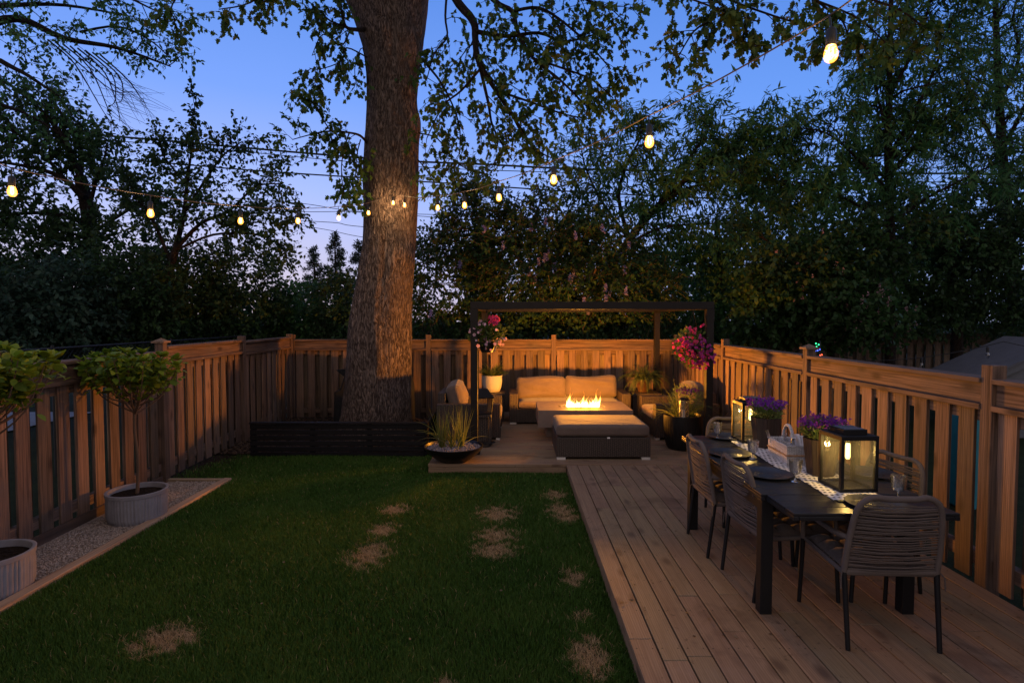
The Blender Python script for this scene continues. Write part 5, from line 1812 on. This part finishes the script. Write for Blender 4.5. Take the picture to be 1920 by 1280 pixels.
# left side
ml([(690, 55), (668, 56), (648, 50), (640, 20), (620, -20)], [9.0, 8.6, 8.5, 8.4, 8.3], .035, .012, t0=.3, nb=8, bl=(.2, .5))
ml([(648, 50), (620, 40), (598, 20), (575, 0)], [8.5, 8.4, 8.4, 8.3], .016, .006, t0=.2, nb=8, bl=(.2, .5))
ml([(655, 60), (640, 85), (605, 65), (585, 105)], [8.5, 8.4, 8.4, 8.4], .012, .005, t0=.2, nb=8, bl=(.2, .45))
ml([(692, 110), (650, 90), (640, 115), (600, 130), (580, 128)], [9.0, 8.6, 8.5, 8.5, 8.5], .012, .005, t0=.3, nb=8, bl=(.15, .35))
ml([(690, 160), (680, 90), (665, 130), (672, 165)], [9.0, 8.7, 8.6, 8.6], .01, .004, t0=.3, nb=5, bl=(.12, .3))
ml([(690, 270), (676, 255), (655, 249), (620, 246), (585, 252), (548, 262)], [9.0, 8.7, 8.6, 8.5, 8.5, 8.5], .022, .006, t0=.25, nb=13, bl=(.2, .45))
ml([(620, 246), (600, 215), (590, 190), (582, 170)], [8.5, 8.5, 8.5, 8.5], .010, .004, t0=.1, nb=9, bl=(.15, .35))
ml([(655, 249), (645, 280), (640, 320), (645, 360), (655, 385)], [8.6, 8.5, 8.5, 8.5, 8.5], .012, .004, t0=.1, nb=13, bl=(.15, .35))
ml([(676, 262), (668, 300), (672, 350)], [8.7, 8.6, 8.6], .01, .004, t0=.1, nb=8, bl=(.12, .3))
ml([(560, -120), (520, -40), (470, 5), (410, 18)], [8, 7.8, 7.6, 7.5], .02, .006, t0=.35, nb=9, bl=(.12, .28))
ml([(640, -80), (560, -30), (500, 5)], [8.4, 8, 7.9], .02, .006, t0=.35, nb=8, bl=(.15, .35))
ml([(420, -90), (350, -30), (320, 20), (340, 45)], [7.5, 7.3, 7.2, 7.2], .015, .005, t0=.5, nb=6, bl=(.1, .3))
# overhang toward the upper right corner
for pts in ([(1000, -160), (1180, -60), (1300, 0), (1420, 40)], [(1200, -120), (1330, -20), (1450, 30), (1560, 60)], [(1350, -100), (1480, -20), (1600, 30), (1660, 80)],
            [(1300, -60), (1340, 20), (1300, 60), (1270, 110)], [(1300, -30), (1380, 30), (1400, 60)], [(1450, -80), (1530, 0), (1580, 40), (1590, 90)], [(1550, -80), (1620, -10), (1690, 20), (1740, 60)]):
    ml(pts, [7.4, 6.9, 6.6, 6.5][:len(pts)], .02, .006, t0=.3, nb=11, bl=(.15, .4), size=.085)
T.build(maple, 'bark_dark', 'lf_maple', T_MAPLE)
print('maple leaves', len(T.pos))

# ---- tree that reaches in at the upper left
root = thing('overhanging_tree', 'tree at the upper left corner with fine bare twigs hanging below its leaves', 'tree', (0, 0, 0))
T = Tree(31)
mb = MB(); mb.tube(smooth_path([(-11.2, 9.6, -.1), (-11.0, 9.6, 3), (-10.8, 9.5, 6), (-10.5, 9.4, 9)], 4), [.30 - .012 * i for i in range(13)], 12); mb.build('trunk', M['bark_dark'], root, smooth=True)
def lb(pts, Y, r0, r1, **k):
    p = T.limb(px_path(pts, Y), r0, r1)
    a = dict(nb=14, bl=(.4, 1.0), nt=5, tl=(.2, .45), droop=.5, up=.1, size=.068, step=.075, per=2, leafdroop=.5)
    a.update(k); a['nb'] = int(a['nb'] * .72)
    if not a.pop('bare', 0): T.foliate(p, max(r1 * 1.5, .01), **a)
    return p
lb([(-260, 120), (-60, 60), (30, 35), (120, 72), (220, 90), (320, 125)], [9.6, 9.4, 9.3, 9.2, 9, 9], .09, .01, nb=24, t0=.2)
lb([(-100, 20), (20, 10), (120, 10), (240, 30)], [9.5, 9.3, 9.2, 9.1], .05, .01, nb=22, t0=.1)
lb([(-200, 160), (-40, 110), (30, 130), (80, 160), (110, 180)], [9.6, 9.4, 9.3, 9.2, 9.1], .06, .01, nb=16, t0=.2, bl=(.3, .6))
lb([(-200, 240), (-60, 190), (40, 210), (110, 250)], [9.8, 9.6, 9.6, 9.5], .06, .01, nb=18, t0=.2)
lb([(-100, -60), (80, -40), (200, -20), (290, 20)], [9.3, 9.0, 8.9, 8.8], .05, .01, nb=20, t0=.2)
lb([(150, 60), (220, 50), (280, 75), (320, 110)], [9.1, 9, 8.9, 8.9], .02, .008, nb=12, t0=.1, bl=(.2, .5))
g = random.Random(8)
for i in range(8):
    x0, y0 = 90 + 14 * i, 75 + 4 * i
    e = (235 + g.uniform(-50, 60), 200 + g.uniform(-40, 38))
    p = lb([(x0, y0), (x0 + 50, y0 + 45), ((x0 + e[0]) / 2 + 35, (y0 + e[1]) / 2 + 40), e], [9.2, 9.1, 9, 9], .014, .003, bare=1)
    for k in range(9):
        q = p[3 + k % (len(p) - 4)]
        d = unit(np.array([.55, -.1, -.35]) + T.rv() * .35)
        T.wood.tube(T.walk(q, d, g.uniform(.3, .8), .2, .12, 4), [.004, .0035, .003, .0025, .002], 3, cap=False)
T.build(root, 'bark_dark', 'lf_mid', T_BROAD)

# ---- generic garden trees
def garden_tree(name, label, stems, crowns, seed, bark, leaf, tmpl, size, trunk_r=.12, limb_kw=None, cat='tree', blobs=(), group=None, flowers=None):
    """stems: pixel polylines [(px, py), ...] with a depth; crowns: foliage settings per limb"""
    root = thing(name, label, cat, (0, 0, 0), 0, group)
    T = Tree(seed)
    tk = MB()
    base = None
    for k, (pts, Y, r0, r1, kw) in enumerate(stems):
        path = smooth_path(px_path(pts, Y), 4)
        n = len(path)
        (tk if k == 0 else T.wood).tube(path, [r0 + (r1 - r0) * i / (n - 1) for i in range(n)], 8)
        if kw is not None:
            a = dict(nb=12, bl=(.5, 1.1), nt=6, tl=(.25, .5), droop=.3, up=.15, size=size, step=.09, per=2, leafdroop=.3)
            a.update(kw)
            T.foliate([np.array(p) for p in path], max(r1 * 1.5, .012), **a)
    tk.build('trunk', M[bark], root, smooth=True)
    for (px, py, Y, rx, ry, rz, n) in blobs:
        c = P(px, py, Y)
        q = Y / F
        T.blob(c, (rx * q, rz, ry * q), n, size)
    T.build(root, bark, leaf, tmpl)
    if flowers:
        g = T.g
        for (nm, m_, n, s_, per, spread) in flowers:
            yy = np.array([q[1] for q in T.pos]); idx = g.choice(np.where(yy < np.quantile(yy, .10))[0], n)
            pos, ax, nr, sz = [], [], [], []
            for i in idx:
                p = np.array(T.pos[i]) + np.array([0, -.06, .04])
                for k in range(per):
                    h = g.random()
                    pos.append(p + np.array([0, 0, h * spread * 2]) + T.rv() * spread * .5 * (1 - h * .8)); ax.append(T.rv()); nr.append(T.rv()); sz.append(s_ * g.uniform(.7, 1.2))
            leaf_mesh(nm, pos, ax, nr, sz, T_OVAL, M[m_], root)
    print(name, len(T.pos))
    return root

# spiky topped tree beyond the left fence
garden_tree('crab_apple_tree', 'open branched tree with one tall leafy shoot spiking above its crown', [
    ([(322, 700), (320, 600), (318, 520), (328, 470)], 11.6, .09, .07, None),
    ([(328, 470), (345, 400), (352, 330), (362, 270)], 11.6, .06, .015, dict(nb=16, t0=.2, droop=.1, bl=(.3, .7))),
    ([(362, 270), (366, 230), (364, 195), (357, 160)], 11.6, .012, .005, dict(nb=16, t0=.1, bl=(.06, .14), nt=2, tl=(.05, .12), step=.06)),
    ([(328, 470), (375, 420), (430, 395), (480, 350), (530, 345)], [11.6, 11.4, 11.3, 11.2, 11.2], .045, .010, dict(nb=24, t0=.25, droop=.1, bl=(.3, .7))),
    ([(345, 400), (390, 330), (420, 290), (455, 265)], [11.6, 11.5, 11.4, 11.4], .03, .010, dict(nb=16, t0=.15, droop=.1, bl=(.25, .55))),
    ([(320, 490), (285, 410), (255, 370), (235, 325)], [11.6, 11.7, 11.8, 11.8], .04, .010, dict(nb=18, t0=.2, droop=.1, bl=(.3, .6))),
    ([(350, 350), (320, 310), (305, 290), (300, 265)], [11.6, 11.7, 11.8, 11.8], .025, .009, dict(nb=12, t0=.15, droop=.1, bl=(.25, .5))),
    ([(430, 395), (470, 400), (520, 400), (545, 410)], [11.3, 11.2, 11.1, 11.1], .02, .008, dict(nb=14, t0=.1, droop=.2, bl=(.25, .5))),
    ([(328, 470), (400, 440), (480, 440), (530, 460)], [11.6, 11.4, 11.2, 11.1], .03, .01, dict(nb=18, t0=.2, droop=.1, bl=(.3, .7))),
], None, 41, 'bark_dark', 'lf_dark', T_OVAL, .085)
# big dark tree at the left edge
garden_tree('broadleaf_tree', 'tall dark leafy tree filling the left edge behind the nearest bulb', [
    ([(165, 700), (170, 560), (168, 420), (150, 330)], 13.5, .20, .13, None),
    ([(150, 330), (120, 260), (70, 200), (20, 160)], 13.5, .08, .02, dict(nb=26, t0=.1, bl=(.6, 1.3))),
    ([(160, 370), (110, 330), (40, 310), (-40, 300)], 13.3, .07, .02, dict(nb=28, t0=.1, bl=(.6, 1.3))),
    ([(150, 330), (150, 270), (120, 220), (100, 190)], 13.6, .07, .02, dict(nb=18, t0=.1, bl=(.3, .6))),
    ([(165, 400), (180, 340), (195, 300), (200, 275)], 13.2, .05, .015, dict(nb=14, t0=.2, bl=(.3, .6))),
    ([(168, 420), (90, 400), (0, 400), (-80, 380)], 13.2, .06, .02, dict(nb=30, t0=.1, bl=(.6, 1.3))),
    ([(168, 440), (230, 400), (265, 380), (290, 370)], 13.2, .05, .015, dict(nb=16, t0=.2, bl=(.4, .8))),
    ([(160, 380), (60, 270), (-30, 220), (-90, 180)], 13.8, .05, .015, dict(nb=26, t0=.2, bl=(.6, 1.2))),
], None, 42, 'bark_dark', 'lf_dark', T_BROAD, .12, blobs=[(60, 470, 13, 140, 70, 1.2, 330), (215, 470, 13, 110, 60, 1.0, 260)])
# shrubs along the far side of the left fence
SH = [('shrub', 'dark shrub mass behind the nearest left potted plant', 20, 590, 9.6, 95, 62, .9, 420, 'lf_blue'),
      ('shrub', 'bluish dark shrub between the two potted plants beyond the fence', 130, 570, 10.2, 85, 70, .9, 440, 'lf_blue'),
      ('shrub', 'dark shrub behind the far potted plant', 245, 560, 11.0, 75, 80, .8, 420, 'lf_dark'),
      ('shrub', 'dark rounded shrub under the spiky topped tree', 345, 545, 12.4, 80, 85, .9, 460, 'lf_dark'),
      ('shrub', 'dark shrub left of the gap with the far pines', 450, 550, 12.8, 80, 88, .9, 460, 'lf_dark'),
      ('shrub', 'lighter green shrub in front of the far pines', 575, 592, 13.5, 75, 52, .9, 400, 'lf_mid'),
      ('shrub', 'dark shrub half hidden behind the left of the big trunk', 650, 580, 12.6, 55, 66, .8, 300, 'lf_dark'),
      ('shrub', 'low dark shrub under the lilac behind the sofa', 1000, 615, 12.0, 160, 45, .6, 420, 'lf_dark'),
      ('shrub', 'tall dark shrub at the left frame edge under the big tree', -20, 500, 12.0, 100, 80, 1.0, 420, 'lf_dark')]
for i, (nm, lab, px, py, Y, rx, ry, rz, n, lf) in enumerate(SH):
    garden_tree(nm, lab, [([(px, 720), (px + 5, 660), (px - 6, 600), (px + 4, py)], Y, .05, .02, None)], None, 60 + i, 'bark_dark', lf, T_BROAD, .095, cat='shrub', blobs=[(px, py, Y, rx, ry, rz, n), (px + rx * .2, py + ry * .5, Y - .2, rx * .9, ry * .7, rz, n // 2)])
# lilac behind the sofa
garden_tree('lilac', 'big lilac with violet flower heads behind the back fence', [
    ([(1030, 700), (1035, 620), (1010, 540), (960, 470)], 12.2, .06, .03, None),
    ([(1040, 660), (1075, 600), (1085, 570), (1120, 500)], 12.0, .045, .02, None),
    ([(940, 690), (920, 560), (900, 450), (890, 360)], 12.4, .045, .012, dict(nb=22, t0=.4, bl=(.3, .6))),
], None, 71, 'stem', 'lf_lilac', T_BROAD, .085, cat='shrub',
    blobs=[(840, 530, 12.4, 75, 115, .9, 760), (900, 430, 12.6, 75, 85, .8, 480), (1000, 500, 12.3, 120, 115, 1.0, 1150), (1110, 520, 12.2, 100, 110, .9, 850), (1190, 560, 12.4, 75, 85, .8, 480), (892, 345, 12.6, 26, 42, .3, 60), (1050, 410, 12.7, 80, 60, .7, 230)],
    flowers=[('flower_heads', 'lilac_bloom', 28, .042, 46, .07)])
# far pines
for i, (px, top, Y, wd) in enumerate([(627, 437, 46, 30), (672, 452, 50, 28), (588, 462, 52, 24), (905, 405, 44, 34)]):
    root = thing('pine_tree', ['distant pine nearest the left of the big trunk, tallest of the far pines', 'distant pine touching the left edge of the big trunk', 'distant pine farthest left in the gap', 'distant bushy pine just right of the big trunk'][i], 'tree')
    T = Tree(90 + i)
    zt = P(px, top, Y).z; x = P(px, top, Y).x
    mb = MB(); mb.tube([(x, Y, -.1), (x + .1, Y, zt * .5), (x, Y, zt)], [.22, .15, .03], 6); mb.build('trunk', M['bark_dark'], root)
    hw = wd * Y / F
    for k in range(46):
        f = k / 45
        z = zt * (.42 + .57 * f)
        r = hw * (1 - f) ** .7 * T.g.uniform(.6, 1.15) + .12
        a = T.g.uniform(0, 6.28)
        e = np.array([x + math.cos(a) * r, Y + math.sin(a) * r, z + .15 * r])
        s0 = np.array([x, Y, z])
        T.wood.tube([s0, e], [.04, .012], 4, cap=False)
        for q in range(int(6 + 10 * r)):
            c = s0 + (e - s0) * T.g.uniform(.45, 1.05) + T.rv() * .14
            for m_ in range(5):
                T.pos.append(c + T.rv() * .1); T.ax.append(T.rv() + np.array([0, 0, .4])); T.nr.append(T.rv()); T.sz.append(T.g.uniform(.2, .36))
    T.build(root, 'bark_dark', 'needle', T_NARROW)

# right hand trees
narrow = dict(nb=22, bl=(.6, 1.3), nt=6, tl=(.3, .6), droop=.5, step=.085, per=2, leafdroop=.5)
def nk(**k):
    d = dict(narrow); d.update(k); return d
garden_tree('willow_tree', 'narrow leaved tree with a branch leaning up to the right behind the pergola', [
    ([(1095, 700), (1120, 560), (1180, 450), (1240, 380), (1320, 310), (1400, 260)], 13.2, .13, .03, nk(nb=26, t0=.3)),
    ([(1240, 380), (1290, 300), (1325, 250), (1340, 200)], 13.1, .05, .012, nk(nb=24, t0=.1, bl=(.4, .8))),
    ([(1180, 450), (1160, 370), (1175, 310), (1200, 260), (1208, 215)], 13.0, .05, .010, nk(nb=26, t0=.2, bl=(.3, .7))),
    ([(1180, 450), (1130, 380), (1100, 320), (1090, 280)], 13.2, .04, .010, nk(nb=20, t0=.2, bl=(.4, .9))),
    ([(1320, 310), (1390, 265), (1440, 245), (1490, 235)], 13.0, .04, .010, nk(nb=24, t0=.1, bl=(.4, .8))),
    ([(1240, 380), (1300, 350), (1380, 340), (1460, 330)], 12.9, .04, .010, nk(nb=28, t0=.1)),
    ([(1160, 470), (1230, 430), (1310, 420), (1390, 420)], 12.8, .04, .010, nk(nb=26, t0=.15)),
], None, 101, 'bark_dark', 'lf_mid', T_NARROW, .20)
garden_tree('willow_tree', 'slim upright narrow leaved tree right of the brightest bulb', [
    ([(1668, 700), (1672, 500), (1665, 300), (1668, 140), (1672, -60)], 12.5, .11, .04, nk(nb=40, t0=.3)),
    ([(1665, 300), (1720, 200), (1760, 110), (1790, 20)], 12.5, .05, .012, nk(nb=34, t0=.1)),
    ([(1668, 260), (1650, 200), (1640, 150), (1630, 110)], 12.4, .035, .01, nk(nb=14, t0=.3, bl=(.25, .5))),
    ([(1668, 180), (1720, 80), (1745, 0), (1760, -60)], 12.4, .04, .012, nk(nb=28, t0=.1)),
    ([(1668, 360), (1600, 290), (1550, 250), (1500, 240)], 12.3, .04, .012, nk(nb=28, t0=.15)),
    ([(1668, 330), (1730, 260), (1800, 200), (1850, 130)], 12.4, .04, .012, nk(nb=30, t0=.15)),
    ([(1670, 420), (1740, 370), (1820, 330), (1880, 300)], 12.3, .04, .012, nk(nb=30, t0=.15)),
    ([(1670, 430), (1600, 380), (1530, 350), (1480, 340)], 12.3, .04, .012, nk(nb=30, t0=.15)),
], None, 102, 'bark_dark', 'lf_mid', T_NARROW, .19)
garden_tree('willow_tree', 'paler green feathery tree filling the upper right corner', [
    ([(1900, 720), (1895, 500), (1880, 300), (1870, 120), (1865, -60)], 15.5, .18, .05, nk(nb=44, t0=.25)),
    ([(1880, 300), (1830, 200), (1800, 120), (1790, 60)], 15.4, .06, .015, nk(nb=34, t0=.1)),
    ([(1880, 280), (1930, 180), (1960, 90), (1980, 20)], 15.4, .06, .015, nk(nb=34, t0=.1)),
    ([(1885, 400), (1820, 320), (1770, 280), (1720, 260)], 15.3, .06, .015, nk(nb=34, t0=.1)),
    ([(1885, 420), (1950, 330), (2010, 270), (2060, 230)], 15.3, .06, .015, nk(nb=24, t0=.1)),
    ([(1870, 200), (1910, 110), (1900, 30), (1920, -40)], 15.3, .05, .015, nk(nb=30, t0=.1)),
], None, 103, 'bark_dark', 'lf_light', T_NARROW, .15)
garden_tree('broadleaf_tree', 'dark leafy tree above the right end of the pergola', [
    ([(1350, 710), (1345, 600), (1350, 500), (1340, 420)], 14.2, .10, .04, None),
    ([(1350, 520), (1300, 460), (1270, 420), (1240, 400)], 14.2, .04, .012, nk(nb=18, t0=.2)),
    ([(1345, 480), (1400, 430), (1450, 400), (1500, 380)], 14.2, .04, .012, nk(nb=18, t0=.2)),
], None, 104, 'bark_dark', 'lf_mid', T_BROAD, .095, blobs=[(1290, 540, 14, 110, 75, 1.1, 520), (1420, 500, 14.4, 110, 85, 1.1, 580), (1340, 600, 13.6, 150, 45, .9, 460)])
garden_tree('flowering_tree', 'dark tree with fading pinkish blossom above the right fence post', [
    ([(1560, 720), (1555, 620), (1540, 540), (1530, 480)], 11.2, .08, .03, None),
    ([(1540, 540), (1490, 490), (1450, 460), (1420, 440)], 11.0, .03, .01, dict(nb=16, t0=.2)),
    ([(1540, 540), (1600, 480), (1640, 450), (1690, 430)], 11.0, .03, .01, dict(nb=16, t0=.2)),
], None, 105, 'bark_dark', 'lf_lilac', T_OVAL, .10, blobs=[(1520, 540, 11, 95, 85, .8, 500), (1600, 590, 10.6, 75, 45, .7, 290), (1440, 590, 11.2, 60, 55, .7, 260), (1600, 500, 11.3, 85, 70, .7, 330)],
    flowers=[('blossom', 'blossom', 60, .03, 8, .05)])
garden_tree('broadleaf_tree', 'very dark broad tree over the neighbour fence at the right', [
    ([(1790, 720), (1795, 620), (1785, 520), (1790, 420)], 13.5, .14, .06, None),
    ([(1790, 480), (1720, 430), (1680, 400), (1640, 390)], 13.4, .05, .012, dict(nb=20, t0=.2)),
    ([(1790, 450), (1850, 400), (1900, 370), (1950, 350)], 13.4, .05, .012, dict(nb=20, t0=.2)),
], None, 106, 'bark_dark', 'lf_dark', T_BROAD, .10, blobs=[(1760, 500, 13.3, 120, 85, 1.1, 720), (1890, 510, 13.2, 110, 95, 1.1, 680), (1700, 580, 13.0, 110, 42, .9, 320), (1860, 595, 14.2, 120, 35, .8, 240), (1820, 420, 13.8, 120, 70, 1.0, 380)])
garden_tree('broadleaf_tree', 'tall background tree between the willowy trees', [
    ([(1500, 720), (1495, 560), (1480, 400), (1470, 300)], 19, .16, .06, None),
    ([(1480, 420), (1420, 360), (1380, 330), (1350, 300)], 19, .06, .015, nk(nb=26, t0=.1)),
    ([(1480, 400), (1560, 330), (1620, 290), (1680, 270)], 19, .06, .015, nk(nb=26, t0=.1)),
], None, 107, 'bark_dark', 'lf_light', T_BROAD, .16, blobs=[(1470, 480, 19, 170, 95, 1.6, 420), (1640, 440, 19.5, 150, 110, 1.6, 420), (1250, 540, 20, 130, 70, 1.4, 260)])

# thick belt of far growth that closes the horizon
def belt():
    g = np.random.default_rng(17)
    n = 60000
    x = g.uniform(-34, 36, n)
    top = 2.2 + .8 * np.sin(x * .7) + .5 * np.sin(x * 1.9 + 1) + 3.0 * (x > -2.5) + 1.2 * (x < -9)
    z = g.random(n) ** .8 * np.maximum(top, .6)
    y = 24 + g.uniform(0, 3, n) + .03 * np.abs(x)
    pos = np.stack([x, y, z], 1)
    ax = unit(g.normal(size=(n, 3))); nr = unit(g.normal(size=(n, 3)) + np.array([0, 0, .7]))
    return leaf_mesh('hedgerow_foliage', pos, ax, nr, g.uniform(.14, .3, n), T_BROAD, M['lf_dark'])
stuff(belt(), 'dark far belt of shrubs closing the view behind the gardens')

# fallen leaves and flecks on the boards and the lawn
def litter():
    g = np.random.default_rng(5)
    n = 170
    x = np.concatenate([g.uniform(.7, 3.1, n), g.uniform(-.9, .5, 40), g.uniform(-3.2, .6, 60)]); y = np.concatenate([3 + 4 * g.random(n) ** 1.2, g.uniform(7, 8, 40), g.uniform(3.2, 7.8, 60)])
    z = np.concatenate([np.full(n + 40, DZ + .004), np.full(60, .05)])
    k = len(x)
    a = g.uniform(0, 6.28, k)
    return leaf_mesh('leaf_litter', np.stack([x, y, z], 1), np.stack([np.cos(a), np.sin(a), g.uniform(0, .25, k)], 1), np.stack([g.normal(0, .2, k), g.normal(0, .2, k), np.ones(k)], 1), g.uniform(.008, .028, k), T_OVAL, M['litter'])
M['litter'] = mat_leaf('dry_leaf', (.10, .06, .03), (.30, .22, .13), (.06, .04, .03))
stuff(litter(), 'small dry leaves and flecks scattered on the deck and lawn')
